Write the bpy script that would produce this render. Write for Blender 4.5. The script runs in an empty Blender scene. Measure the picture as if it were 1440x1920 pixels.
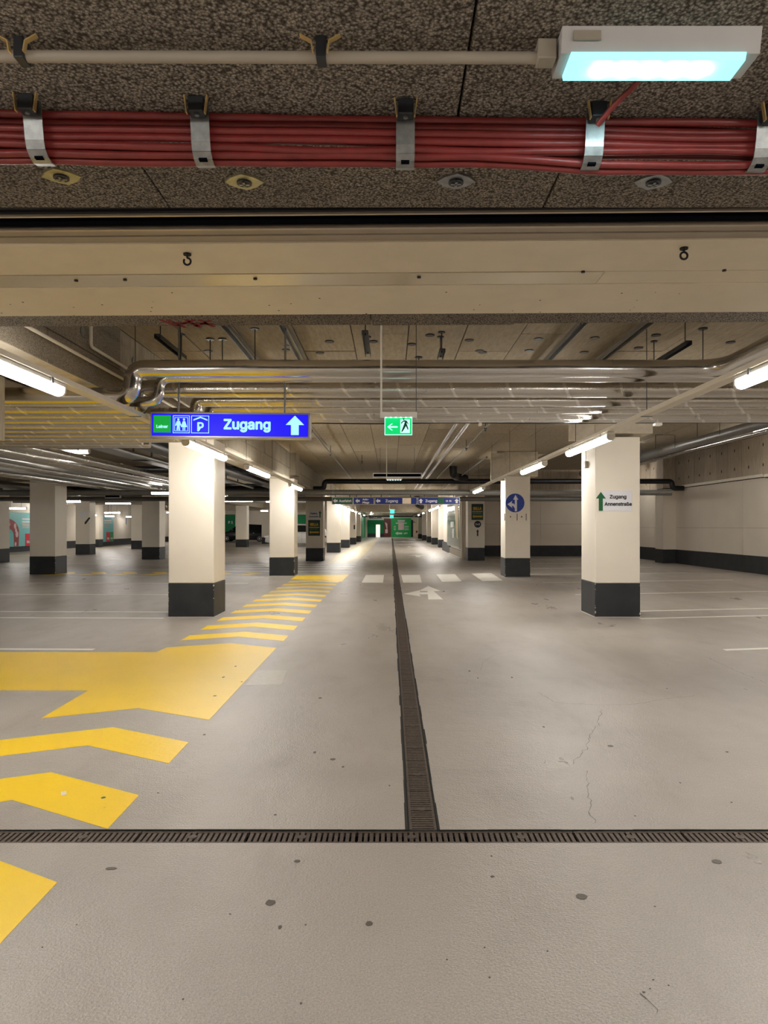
import bpy, bmesh, math, random
from mathutils import Vector, Matrix
random.seed(7)
S = bpy.context.scene
COL = S.collection
# ------------------------------------------------------------------ camera, world, exposure
FPX, VX, VY, CH = 1331.0, 733.0, 987.0, 1.5      # focal length in px, vanishing point, eye height
cam_d = bpy.data.cameras.new('camera'); cam = bpy.data.objects.new('camera', cam_d); COL.objects.link(cam)
cam.location = (0, 0, CH); cam.rotation_euler = (math.pi/2, 0, 0)
cam_d.sensor_fit = 'VERTICAL'; cam_d.sensor_height = 36; cam_d.sensor_width = 27
cam_d.lens = FPX/1920*36
cam_d.shift_x = -(VX-720)/1920; cam_d.shift_y = (VY-960)/1920
cam_d.clip_start = .05; cam_d.clip_end = 300
S.camera = cam
w = bpy.data.worlds.new('world'); S.world = w; w.use_nodes = True
w.node_tree.nodes['Background'].inputs[0].default_value = (.9, .85, .75, 1)
w.node_tree.nodes['Background'].inputs[1].default_value = 0.02
S.view_settings.view_transform = 'Standard'; S.view_settings.look = 'None'
S.view_settings.gamma = 1; S.view_settings.use_curve_mapping = False
S.view_settings.exposure = 0.0
S.cycles.max_bounces = 8; S.cycles.diffuse_bounces = 5; S.cycles.glossy_bounces = 4
S.cycles.use_denoising = True
TUBE = 68.0          # radiance of the tube lights' diffusers

# ------------------------------------------------------------------ helpers
def srgb(r, g, b):
    f = lambda c: (c/255/12.92) if c/255 <= .04045 else ((c/255+.055)/1.055)**2.4
    return (f(r), f(g), f(b), 1)

class N:
    """small node-graph builder"""
    def __init__(s, name):
        s.m = bpy.data.materials.new(name); s.m.use_nodes = True
        s.t = s.m.node_tree; s.b = s.t.nodes['Principled BSDF']
    def n(s, typ, ins=None, **kw):
        x = s.t.nodes.new(typ)
        for k, v in kw.items(): setattr(x, k, v)
        for k, v in (ins or {}).items():
            if hasattr(v, 'is_output') or isinstance(v, bpy.types.NodeSocket): s.t.links.new(v, x.inputs[k])
            else: x.inputs[k].default_value = v
        return x
    def pos(s): return s.n('ShaderNodeNewGeometry').outputs['Position']
    def obj(s): return s.n('ShaderNodeTexCoord').outputs['Object']
    def map(s, v, sc=(1,1,1), rot=(0,0,0)):
        return s.n('ShaderNodeMapping', {'Vector': v, 'Scale': sc, 'Rotation': rot}).outputs[0]
    def noise(s, v, scale, det=3, rough=.55, dist=0):
        return s.n('ShaderNodeTexNoise', {'Vector': v, 'Scale': scale, 'Detail': det, 'Roughness': rough, 'Distortion': dist}).outputs['Fac']
    def vor(s, v, scale, feat='F1'):
        return s.n('ShaderNodeTexVoronoi', {'Vector': v, 'Scale': scale}, feature=feat).outputs['Distance']
    def ramp(s, f, stops):
        r = s.n('ShaderNodeValToRGB', {'Fac': f}); e = r.color_ramp.elements
        while len(e) < len(stops): e.new(.5)
        for i, (p, c) in enumerate(stops):
            e[i].position = p; e[i].color = c if len(c) == 4 else (*c, 1)
        return r.outputs[0]
    def mix(s, f, a, b, mode='MIX'):
        x = s.n('ShaderNodeMix', data_type='RGBA', blend_type=mode)
        for i, v in ((0, f), (6, a), (7, b)):
            if isinstance(v, bpy.types.NodeSocket): s.t.links.new(v, x.inputs[i])
            else: x.inputs[i].default_value = v
        return x.outputs[2]
    def math(s, op, a, b=0.0):
        x = s.n('ShaderNodeMath', operation=op)
        for i, v in ((0, a), (1, b)):
            if isinstance(v, bpy.types.NodeSocket): s.t.links.new(v, x.inputs[i])
            else: x.inputs[i].default_value = v
        return x.outputs[0]
    def rng(s, f, a, b, c, d):
        return s.n('ShaderNodeMapRange', {'Value': f, 'From Min': a, 'From Max': b, 'To Min': c, 'To Max': d}).outputs[0]
    def bump(s, h, st, dist=.01):
        o = s.n('ShaderNodeBump', {'Height': h, 'Strength': st, 'Distance': dist}).outputs[0]
        s.t.links.new(o, s.b.inputs['Normal']); return o
    def set(s, **kw):
        for k, v in kw.items():
            k = {'color': 'Base Color', 'rough': 'Roughness', 'metal': 'Metallic', 'spec': 'Specular IOR Level',
                 'emit': 'Emission Color', 'power': 'Emission Strength', 'trans': 'Transmission Weight', 'coat': 'Coat Weight', 'alpha': 'Alpha'}[k]
            if isinstance(v, bpy.types.NodeSocket): s.t.links.new(v, s.b.inputs[k])
            else: s.b.inputs[k].default_value = v
        return s.m

M = {}
def flat(name, rgb, rough=.5, metal=0., var=.06, sc=6):
    g = N(name); c = srgb(*rgb)
    f = g.noise(g.pos(), sc, 4)
    col = g.mix(g.rng(f, .35, .65, 0, 1), tuple(x*(1-var) for x in c[:3])+(1,), tuple(min(1, x*(1+var)) for x in c[:3])+(1,))
    g.set(color=col, rough=rough, metal=metal); M[name] = g.m; return g.m
def glow(name, rgb, power, rough=.4):
    g = N(name); c = srgb(*rgb); g.set(color=tuple(x*.5 for x in c[:3])+(1,), rough=rough, emit=c, power=power); M[name] = g.m; return g.m

# floor coating
g = N('floor_coating'); p = g.pos()
big = g.noise(p, .55, 5, .6, .6); mid = g.noise(g.map(p, (1, .35, 1)), 2.3, 5, .6)
fine = g.noise(p, 170, 2, .6); grit = g.noise(p, 60, 3)
c = g.mix(g.rng(big, .35, .68, 0, 1), srgb(163, 155, 147), srgb(184, 176, 167))
c = g.mix(g.rng(mid, .55, .8, 0, .45), c, srgb(138, 126, 114))
c = g.mix(g.rng(g.noise(p, 130, 2, .6), .38, .66, 0, .42), c, srgb(118, 110, 102)); c = g.mix(g.rng(g.noise(p, 210, 1), .6, .72, 0, .5), c, srgb(214, 206, 196))
r = g.math('ADD', g.rng(mid, .3, .7, .27, .40), g.rng(big, .3, .7, -.03, .05))
g.set(color=c, rough=r, spec=.6)
h = g.math('ADD', g.math('MULTIPLY', g.noise(p, 95, 2, .5), .8), g.math('MULTIPLY', g.noise(p, 24, 3), .7))
h = g.math('ADD', h, g.math('MULTIPLY', g.noise(p, 3.0, 2), 1.6)); g.bump(h, .34, .014); M['floor'] = g.m
def paint(name, rgb, worn):
    g = N(name); p = g.pos(); c = srgb(*rgb)
    f = g.noise(p, 22, 6, .75); fine = g.noise(p, 170, 2, .6)
    col = g.mix(g.rng(g.noise(p, 2.5, 4), .3, .7, 0, .2), c, tuple(x*.8 for x in c[:3])+(1,))
    col = g.mix(g.rng(f, .62-worn, .72, 0, .6), col, srgb(170, 155, 135))
    g.set(color=col, rough=.36, spec=.5)
    g.bump(g.math('ADD', g.math('MULTIPLY', fine, .5), g.noise(p, 24, 3)), .22, .012); M[name] = g.m
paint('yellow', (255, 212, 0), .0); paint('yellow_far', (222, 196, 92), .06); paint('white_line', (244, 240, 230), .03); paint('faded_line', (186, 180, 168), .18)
# insulation board: coarse wood-wool / aggregate speckle
def speckle(name, dark, light, sc, st=1.0):
    g = N(name); p = g.pos()
    v = g.math('SUBTRACT', 1.0, g.vor(p, sc)); f = g.noise(p, sc*1.5, 3, .6, .3)
    h = g.math('ADD', g.math('MULTIPLY', v, .7), f)
    c = g.ramp(g.rng(h, .62, 1.25, 0, 1), [(0, srgb(*dark)), (.45, srgb(*[(a+b)//2 for a, b in zip(dark, light)])), (1, srgb(*light))])
    c = g.mix(g.rng(g.noise(p, 1.3, 4), .35, .7, 0, .35), c, srgb(*dark))
    g.set(color=c, rough=.95, spec=.1); g.bump(h, st, .012); M[name] = g.m
speckle('wood_wool', (80, 73, 67), (222, 211, 194), 125)
speckle('wood_wool_far', (120, 110, 96), (178, 168, 150), 90, .5)
# board-marked concrete
def concrete(name, a, b, rough=.85, streak=(1, 1, 9)):
    g = N(name); p = g.pos(); rnd = g.n('ShaderNodeObjectInfo').outputs['Random']
    f = g.noise(g.map(p, streak), 3.5, 6, .65); n2 = g.noise(p, 45, 4)
    c = g.mix(g.rng(f, .3, .7, 0, 1), srgb(*a), srgb(*b))
    c = g.mix(g.rng(rnd, 0, 1, 0, .38), c, srgb(*[int(x*.8) for x in a]))
    c = g.mix(g.rng(g.noise(g.map(p, (9, 2, 9)), 5, 3), .66, .74, 0, .5), c, srgb(*[int(x*.5) for x in a]))
    g.set(color=c, rough=rough, spec=.25); g.bump(g.math('ADD', f, g.math('MULTIPLY', n2, .4)), .35, .01); M[name] = g.m
concrete('ceiling_board', (158, 146, 126), (186, 174, 152), streak=(7, 1.2, 1))
concrete('beam_board', (150, 140, 124), (184, 174, 154), streak=(5, 5, .8))
concrete('wall_plank', (166, 152, 134), (198, 184, 164), streak=(5, 5, .6))
concrete('cap_concrete', (196, 186, 168), (224, 214, 196), streak=(2, 2, 2))
flat('joint_dark', (38, 34, 30), .95)
# painted masonry
def painted(name, rgb, rough):
    g = N(name); p = g.pos(); c = srgb(*rgb)
    col = g.mix(g.rng(g.noise(p, 1.1, 5), .3, .7, 0, 1), c, tuple(x*.93 for x in c[:3])+(1,))
    col = g.mix(g.rng(g.noise(g.map(p, (3, 3, 14)), 3.2, 6, .7), .68, .78, 0, .35), col, srgb(120, 110, 98))
    g.set(color=col, rough=rough, spec=.35); g.bump(g.noise(p, 60, 4), .12, .01); M[name] = g.m
painted('white_paint', (238, 230, 216), .55); painted('wall_paint', (228, 218, 204), .6)
g = N('black_paint'); p = g.pos()
c = g.mix(g.rng(g.noise(p, 3, 5), .3, .7, 0, 1), srgb(38, 42, 46), srgb(52, 55, 58))
c = g.mix(g.rng(g.noise(g.map(p, (4, 4, 4)), 6, 7, .8), .73, .76, 0, .8), c, srgb(190, 182, 170))
g.set(color=c, rough=.5, spec=.4); g.bump(g.noise(p, 40, 4), .15, .01); M['black_paint'] = g.m
painted('green_paint', (0, 132, 78), .5)
# metals
g = N('foil'); p = g.pos()
w1 = g.n('ShaderNodeTexWave', {'Vector': g.map(p, (1, 1, 1), (0, .35, .5)), 'Scale': .62, 'Distortion': 1.2, 'Detail': 3, 'Detail Scale': 1.5}, wave_type='BANDS').outputs['Fac']
cr = g.noise(g.map(p, (1, .6, 1)), 9, 4, .6, 1.0); cr2 = g.noise(p, 42, 3, .6, .8)
seam = g.rng(w1, .985, .998, 0, 1)
c = g.mix(seam, srgb(206, 202, 196), srgb(240, 238, 234))
h = g.math('ADD', g.math('ADD', g.math('MULTIPLY', cr, .8), g.math('MULTIPLY', seam, .35)), g.math('MULTIPLY', cr2, .3))
g.set(color=c, rough=g.rng(cr, .3, .7, .15, .28), metal=.95); g.bump(h, .38, .012); M['foil'] = g.m
g = N('sheet_metal'); p = g.pos()
g.set(color=srgb(205, 202, 198), rough=g.rng(g.noise(p, 8, 3), .3, .7, .16, .26), metal=1.); g.bump(g.noise(g.map(p, (1, 5, 5)), 3, 3), .06, .02); M['sheet_metal'] = g.m
flat('galvanised', (150, 152, 152), .38, .9, .15, 40); flat('dark_steel', (62, 64, 68), .4, .7)
flat('grey_pipe', (128, 126, 122), .4, .25); flat('black_pipe', (24, 26, 30), .38); flat('white_tray', (226, 218, 202), .4, .0, .03)
flat('lamp_grey', (176, 172, 170), .45, 0, .04); flat('white_plastic', (222, 218, 210), .4, 0, .03); flat('conduit_grey', (150, 140, 126), .5); flat('cable_red', (116, 36, 33), .4, 0, .12, 25)
flat('cable_black', (18, 18, 20), .5); flat('brass', (206, 178, 118), .35, .6); flat('cast_iron', (92, 80, 72), .55, .55, .3, 60)
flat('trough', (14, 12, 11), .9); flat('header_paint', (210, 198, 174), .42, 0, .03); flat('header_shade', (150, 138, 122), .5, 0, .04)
g = N('gloss_strip'); g.set(color=srgb(196, 184, 156), rough=.16, spec=.9, metal=.25); g.bump(g.noise(g.pos(), 4, 2), .05, .01); M['gloss_strip'] = g.m
flat('rail_dark', (34, 34, 40), .55, .2); g = N('slot_black'); g.set(color=srgb(7, 9, 18), rough=1.0, spec=.04); M['slot_black'] = g.m; flat('rail_light', (176, 164, 146), .35, .5)
flat('alu', (196, 192, 186), .32, .8, .04); flat('blue_sign', (14, 42, 126), .4, 0, .03); flat('green_sign', (8, 84, 58), .4, 0, .03)
flat('traffic_blue', (10, 52, 158), .35, 0, .02); flat('sign_white', (226, 226, 232), .4, 0, .02); flat('ink', (28, 30, 34), .5); flat('arrow_green', (28, 96, 56), .5)
flat('poster_green', (10, 56, 42), .4); flat('poster_yellow', (214, 172, 44), .45); flat('turquoise', (122, 202, 204), .5, 0, .03)
flat('crimson', (150, 44, 52), .5); flat('poster_red', (220, 46, 66), .5); flat('pale_pink', (226, 200, 198), .5); flat('billboard_green', (20, 170, 84), .5, 0, .03); flat('leaf_green', (60, 148, 92), .5)
flat('brown_print', (98, 44, 36), .5, 0, .4, 8); flat('wood_print', (214, 188, 136), .5); flat('panel_glass', (150, 160, 152), .12, 0, .08, 3)
flat('car_black', (12, 13, 15), .18, .3); flat('car_white', (214, 214, 210), .25, .1); flat('car_silver', (170, 172, 176), .25, .6); flat('tyre', (16, 16, 16), .8); flat('rim', (180, 182, 186), .25, .9)
flat('car_glass', (20, 26, 28), .06, .2); flat('tail_red', (120, 10, 12), .3); flat('chip', (208, 200, 188), .7); flat('stain', (92, 84, 76), .5); flat('graffiti', (120, 22, 38), .8)
flat('pale_panel', (232, 214, 188), .5); flat('hook_iron', (36, 32, 30), .6, .5); flat('washer_green', (168, 164, 128), .35, .5, .15, 60)
glow('tube_light', (255, 250, 242), TUBE); glow('emergency_lens', (140, 232, 238), 1.7); glow('led', (215, 250, 255), 170); glow('led_small', (190, 250, 250), 6)
glow('lit_blue', (16, 4, 236), 1.0); glow('lit_text', (170, 240, 255), .95); glow('lit_green', (0, 176, 64), .75); glow('exit_green', (0, 206, 110), .95); glow('exit_white', (190, 255, 240), 1.1); glow('exit_far', (80, 232, 220), 1.0)
glow('door_glow', (255, 232, 214), 1.3); glow('lit_teal', (20, 120, 190), .9)

class MB:
    def __init__(s, at=(0, 0, 0)): s.v = []; s.f = []; s.o = Vector(at); s.smooth = []
    def add(s, vs, fs, sm=False):
        k = len(s.v); s.v += [Vector(v)-s.o for v in vs]; s.f += [tuple(i+k for i in f) for f in fs]; s.smooth += [sm]*len(fs); return s
    def box(s, x0, x1, y0, y1, z0, z1):
        x0, x1 = sorted((x0, x1)); y0, y1 = sorted((y0, y1)); z0, z1 = sorted((z0, z1))
        v = [(x, y, z) for z in (z0, z1) for y in (y0, y1) for x in (x0, x1)]
        return s.add(v, [(0, 2, 3, 1), (4, 5, 7, 6), (0, 1, 5, 4), (2, 6, 7, 3), (0, 4, 6, 2), (1, 3, 7, 5)])
    def bbox(s, x0, x1, y0, y1, z0, z1, b=.01):
        """bevelled box"""
        bm = bmesh.new(); bmesh.ops.create_cube(bm, size=1)
        for v in bm.verts: v.co = Vector(((x0+x1)/2+v.co.x*abs(x1-x0), (y0+y1)/2+v.co.y*abs(y1-y0), (z0+z1)/2+v.co.z*abs(z1-z0)))
        bmesh.ops.bevel(bm, geom=bm.edges[:], offset=b, segments=2, affect='EDGES', profile=.5)
        bm.verts.index_update(); s.add([v.co for v in bm.verts], [[v.index for v in f.verts] for f in bm.faces]); bm.free(); return s
    def prism(s, pts, axis, a, b):
        """polygon (2D pts) extruded from a to b along axis; axis x: pts=(y,z); y: (x,z); z: (x,y)"""
        mk = {'x': lambda p, t: (t, p[0], p[1]), 'y': lambda p, t: (p[0], t, p[1]), 'z': lambda p, t: (p[0], p[1], t)}[axis]
        n = len(pts); v = [mk(p, a) for p in pts]+[mk(p, b) for p in pts]
        fs = [tuple(range(n))[::-1], tuple(range(n, 2*n))]+[(i, (i+1) % n, n+(i+1) % n, n+i) for i in range(n)]
        return s.add(v, fs)
    def sheet(s, pts, z): return s.add([(x, y, z) for x, y in pts], [tuple(range(len(pts)))])
    def strip(s, prof, axis, a, b, th):
        """open 2D profile given thickness th, extruded"""
        for (p, q) in zip(prof, prof[1:]):
            d = Vector((q[0]-p[0], q[1]-p[1])); n = Vector((-d.y, d.x)).normalized()*th/2
            s.prism([(p[0]-n.x, p[1]-n.y), (q[0]-n.x, q[1]-n.y), (q[0]+n.x, q[1]+n.y), (p[0]+n.x, p[1]+n.y)], axis, a, b)
        return s
    def tube(s, path, r, seg=14, fillet=0, cap=True, rfun=None):
        P = [Vector(p) for p in path]
        if fillet:
            Q = [P[0]]
            for a, b, c in zip(P, P[1:], P[2:]):
                d1 = (a-b); d2 = (c-b); t = min(fillet, d1.length*.49, d2.length*.49); d1.normalize(); d2.normalize()
                A = b+d1*t; B = b+d2*t
                for i in range(7):
                    u = i/6; Q.append(A*(1-u)**2+b*2*u*(1-u)+B*u*u)
            P = Q+[P[-1]]
        T = []
        for i in range(len(P)):
            t = (P[min(i+1, len(P)-1)]-P[max(i-1, 0)]); T.append(t.normalized())
        up = Vector((0, 0, 1)) if abs(T[0].z) < .9 else Vector((1, 0, 0))
        nrm = (up-T[0]*up.dot(T[0])).normalized(); v = []
        for i, p in enumerate(P):
            nrm = (nrm-T[i]*nrm.dot(T[i])).normalized(); bn = T[i].cross(nrm)
            rr = r if rfun is None else r*rfun(i)
            for k in range(seg):
                a = 2*math.pi*k/seg; v.append(p+(nrm*math.cos(a)+bn*math.sin(a))*rr)
        fs = [(i*seg+k, i*seg+(k+1) % seg, (i+1)*seg+(k+1) % seg, (i+1)*seg+k) for i in range(len(P)-1) for k in range(seg)]
        s.add(v, fs, True)
        if cap: s.add(v[:seg], [tuple(range(seg))[::-1]]); s.add(v[-seg:], [tuple(range(seg))])
        return s
    def disc(s, c, r, axis='y', th=.01, seg=24, rx=None):
        pts = [(math.cos(2*math.pi*k/seg)*(rx or r), math.sin(2*math.pi*k/seg)*r) for k in range(seg)]
        cc = {'x': (c[1], c[2], c[0]), 'y': (c[0], c[2], c[1]), 'z': (c[0], c[1], c[2])}[axis]
        return s.prism([(cc[0]+a, cc[1]+b) for a, b in pts], axis, cc[2]-th/2, cc[2]+th/2)
    def build(s, name, mat, parent=None, label=None, local=True):
        me = bpy.data.meshes.new(name); me.from_pydata([tuple(v) for v in s.v], [], s.f)
        me.materials.append(M[mat]); me.polygons.foreach_set('use_smooth', s.smooth)
        bm = bmesh.new(); bm.from_mesh(me); bmesh.ops.recalc_face_normals(bm, faces=bm.faces); bm.to_mesh(me); bm.free()
        o = bpy.data.objects.new(name, me); COL.objects.link(o)
        if parent: o.parent = parent
        else: o.location = s.o
        if label: o['label'] = label
        return o

def tag(o, label, cat, group=None):
    o['label'] = label; o['category'] = cat
    if group: o['group'] = group
    return o
def thing(name, label, cat, loc=(0, 0, 0), rz=0, group=None):
    o = bpy.data.objects.new(name, None); COL.objects.link(o); o.empty_display_size = .1
    o.location = loc; o.rotation_euler = (0, 0, rz); return tag(o, label, cat, group)
def struct(o): o['kind'] = 'structure'; return o
def inst(o, parent, loc, rz=0, scale=None):
    c = o.copy(); COL.objects.link(c); c.parent = parent; c.location = loc; c.rotation_euler = (0, 0, rz)
    if scale: c.scale = scale
    return c
def dup(root, loc, label, group=None):
    r = root.copy(); COL.objects.link(r); r.location = loc; r['label'] = label
    if group: r['group'] = group
    for ch in list(root.children):
        c = ch.copy(); COL.objects.link(c); c.parent = r
        for gch in ch.children: d = gch.copy(); COL.objects.link(d); d.parent = c
    return r
ORD = ['nearest', 'second', 'third', 'fourth', 'fifth', 'sixth', 'seventh', 'eighth', 'ninth', 'tenth', 'eleventh', 'twelfth', 'thirteenth', 'fourteenth']
def F(px, py):
    y = FPX*CH/(py-VY); return ((px-VX)*y/FPX, y)       # floor point under an image point

import os
FONT = None
try: FONT = bpy.data.fonts.load(os.path.join(bpy.utils.system_resource('DATAFILES'), 'fonts', 'Inter.woff2'))   # the sans face that ships with Blender
except Exception: pass
def text(name, string, size, mat, parent, loc, bold=.0, th=.004, align='CENTER', face='y', sx=1.0, label=None):
    """flat lettering as a mesh facing -Y (face='y') or +X (face='x')"""
    cu = bpy.data.curves.new('lettering', 'FONT'); cu.body = string; cu.size = size; cu.extrude = th/2
    cu.font = FONT or cu.font; cu.align_x = align; cu.align_y = 'CENTER'; cu.resolution_u = 3
    ob = bpy.data.objects.new('lettering', cu); COL.objects.link(ob)
    bpy.context.view_layer.update()
    me = bpy.data.meshes.new_from_object(ob.evaluated_get(bpy.context.evaluated_depsgraph_get()))
    bpy.data.objects.remove(ob)
    for v in me.vertices:
        x, y, z = v.co; x *= sx
        v.co = (x, -z, y) if face == 'y' else ((z, x, y) if face == 'x' else (-z, -x, y))
    if bold:                                  # heavier strokes: the outline laid over itself a little shifted
        src = [v.co.copy() for v in me.vertices]; pol = [tuple(q.vertices) for q in me.polygons]; vs, fs = [], []
        for k, (a, b) in enumerate([(0, 0)]+[(math.cos(i*math.pi/4), math.sin(i*math.pi/4)) for i in range(8)]):
            d = Vector((a*bold, -k*5e-5, b*bold)) if face == 'y' else Vector((k*5e-5, a*bold, b*bold))
            fs += [tuple(i+len(vs) for i in q) for q in pol]; vs += [tuple(c+d) for c in src]
        me = bpy.data.meshes.new(name); me.from_pydata(vs, [], fs)
    me.materials.clear(); me.materials.append(M[mat]); me.name = name
    o = bpy.data.objects.new(name, me); COL.objects.link(o); o.parent = parent; o.location = loc
    if label: o['label'] = label
    return o
def arrow_pts(x, z, L, W, d='up', sh=.34, head=.45):
    """arrow outline centred at x,z: length L, head width W"""
    s = W*sh/2; h = L*head
    p = [(0, L/2), (W/2, L/2-h), (s, L/2-h), (s, -L/2), (-s, -L/2), (-s, L/2-h), (-W/2, L/2-h)]
    if d == 'left': p = [(-b, a) for a, b in p]
    return [(x+a, z+b) for a, b in p]

# ------------------------------------------------------------------ the setting: floor
DX0, DX1, DY0, DY1, DEND = .085, .235, 3.365, 3.505, 92.0
fl = MB()
XL, XR, YB, YF = -22.4, 11.9, -7.0, 100.4
def grid(x0, x1, y0, y1): fl.add([(x0, y0, 0), (x1, y0, 0), (x1, y1, 0), (x0, y1, 0)], [(0, 1, 2, 3)])
grid(XL, XR, YB, DY0); grid(XL, DX0, DY1, DEND); grid(DX1, XR, DY1, DEND); grid(XL, XR, DEND, YF)
fl.add([(XL, YB, -.3), (XR, YB, -.3), (XR, YF, -.3), (XL, YF, -.3)], [(0, 1, 2, 3)])
floor = struct(fl.build('floor', 'floor'))
def mark(name, pts, mat, z=.0016): 
    n = len(pts); m = MB(); m.prism(pts, 'z', .0004, z); return m.build(name, mat, floor)
def chev(ya): return [(-2.77, ya-.33), (-2.075, ya), (-1.405, ya-.37), (-1.405, ya-.81), (-2.075, ya-.44), (-2.77, ya-.77)]
for k in (-1, 0, 1): mark('chevron_stripe', chev(4.33+.97*k), 'yellow')
P = [F(*q) for q in ((292, 1223), (313, 1214), (432, 1206), (518, 1215), (392, 1350), (259, 1328), (77, 1347), (165, 1295))]
mark('crossing_field', [(-11, 8.5)]+P+[(-11, 6.6)], 'yellow')
for k in range(11): mark('chevron_stripe', chev(10.1+.965*k), 'yellow')
mark('crossing_field', [F(545, 1086), F(556, 1079), F(655, 1077), F(640, 1091), F(600, 1087)], 'yellow')
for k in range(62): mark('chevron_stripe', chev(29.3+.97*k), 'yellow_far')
for k in range(7):
    x = -4.0-1.0*k; mark('chevron_stripe', [(x-.4, 21.9), (x, 22.5), (x-.4, 23.3), (x-.85, 23.3), (x-.45, 22.5), (x-.85, 21.9)], 'yellow')
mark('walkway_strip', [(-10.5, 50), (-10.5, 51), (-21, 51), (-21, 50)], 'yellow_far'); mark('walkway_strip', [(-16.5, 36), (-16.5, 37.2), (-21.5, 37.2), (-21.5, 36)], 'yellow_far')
for d in (23.6, 24.9, 26.3, 27.8): mark('zebra_bar', [(-5.6, d), (-1.35, d), (-1.38, d+.42), (-5.6, d+.42)], 'white_line')
for i, (a, b, c_, d) in enumerate((((678, 1092.5), (718, 1092.5), (720, 1078), (686, 1078)), ((756, 1092.5), (791, 1092.5), (787, 1078), (752, 1078)), ((829, 1091), (866, 1090), (853, 1076.5), (818, 1077)), ((905, 1090), (943, 1088.5), (921, 1074.5), (884, 1075.5)))):
    mark('zebra_bar', [F(*a), F(*b), F(*c_), F(*d)], 'white_line')
mark('worn_marking', [F(484, 1257), F(538, 1257), F(528, 1283), F(459, 1286)], 'faded_line')
ar = mark('turn_arrow', [F(*q) for q in ((785, 1108), (803, 1099), (826, 1108), (813, 1108.5), (831, 1124), (803, 1124), (802, 1114.5), (786, 1114.5), (789, 1118.5), (757, 1113.5), (788, 1106.5), (787, 1110.5), (801, 1110.5), (802, 1108.3))], 'white_line')
for (a, d) in ((1.35, 35.5), (1.35, 52), (1.3, 72)):
    mark('lane_arrow', [(a, d+1.8), (a-.5, d+.8), (a-.12, d+.8), (a-.12, d-1), (a+.12, d-1), (a+.12, d+.8), (a+.5, d+.8)], 'white_line')
for d, x1, wd in ((8.6, -3.62, .1), (11.55, -3.72, .1), (12.38, -3.72, .1), (15.5, -3.72, .1), (18.6, -3.75, .1), (21.0, -3.75, .1), (24.5, -5.8, .12), (27.4, -3.75, .12), (30.5, -3.75, .12), (33.8, -3.75, .14), (37.5, -4, .14), (42, -4, .15), (46, -4, .15)):
    mark('bay_line', [(x1, d), (x1, d+wd), (-9.6, d+.15+wd), (-9.6, d+.15)], 'white_line')
    if d > 12: mark('bay_line', [(-11.6, d+.9), (-11.6, d+.9+wd), (-16, d+1.3+wd), (-16, d+1.3)], 'white_line')
for d in (8.57, 11.5, 12.45, 15.55, 18.9, 22.0, 25.1, 28.2, 31.4):
    mark('bay_line', [(4.05, d), (4.05, d+.1), (9.6, d+1.08), (9.6, d+.98)], 'white_line')
# gum spots, scraps and cracks that the coating shows
rs = random.Random(3)
spots = [(208, 1629, 11, 3), (507, 1693, 10, 6), (557, 1615, 6, 3), (525, 1739, 4, 4), (692, 1732, 7, 5), (1091, 1681, 11, 6), (1344, 1616, 11, 4), (923, 1644, 4, 2), (1207, 1861, 3, 2), (624, 1424, 6, 2), (590, 1411, 3, 2), (643, 1438, 3, 1.5), (600, 1309, 4, 1.2), (1145, 1399, 6, 2), (1363, 1410, 3, 1), (194, 1496, 5, 2), (516, 1528, 3, 1.2), (403, 1305, 4, 1), (918, 1833, 2, 1.5), (1228, 1700, 2, 1), (564, 1882, 2.5, 2), (343, 1874, 2, 1.5)]
for _ in range(26): spots.append((rs.uniform(20, 1420), rs.uniform(1230, 1860), rs.uniform(1.2, 2.5), rs.uniform(.7, 1.3)))
for (a, b, rx, ry) in spots:
    if 1550 < b < 1585 or 745 < a < 820: continue
    c0 = F(a, b); e = F(a+rx, b); f = F(a, b+ry); r1 = e[0]-c0[0]; r2 = c0[1]-f[1]; n = 9
    mark('gum_spot', [(c0[0]+r1*math.cos(2*math.pi*k/n)*rs.uniform(.75, 1.1), c0[1]+r2*math.sin(2*math.pi*k/n)*rs.uniform(.75, 1.1)) for k in range(n)], 'stain', .0022)
mark('paper_scrap', [F(114, 1486), F(124, 1484), F(125, 1491), F(115, 1493)], 'pale_panel', .004)
def crack(pts, w0=.004):
    m = MB(); q = []
    for (a, b), (c_, d) in zip(pts, pts[1:]):
        A, B = Vector(F(a, b)), Vector(F(c_, d)); n = max(2, int((B-A).length/.04))
        for i in range(n): q.append(A.lerp(B, i/n)+Vector((rs.uniform(-.012, .012), rs.uniform(-.012, .012))))
    for A, B in zip(q, q[1:]):
        t = (B-A); 
        if t.length < 1e-4: continue
        nn = Vector((-t.y, t.x)).normalized()*w0*rs.uniform(.2, .6); m.sheet([A-nn, B-nn, B+nn, A+nn], .0012)
    m.build('crack', 'stain', floor)
crack([(1128, 1330), (1120, 1360), (1105, 1380), (1098, 1405), (1078, 1425), (1075, 1437)]); crack([(1098, 1445), (1105, 1490), (1108, 1530), (1125, 1553)])
crack([(1010, 1299), (1040, 1317), (1075, 1320), (1135, 1322), (1195, 1320), (1248, 1310), (1310, 1304)]); crack([(901, 1257), (906, 1240), (930, 1228), (965, 1220)], .003); crack([(1195, 1860), (1230, 1890), (1245, 1915)])
crack([(1325, 1232), (1390, 1262), (1440, 1282)], .005)
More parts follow.
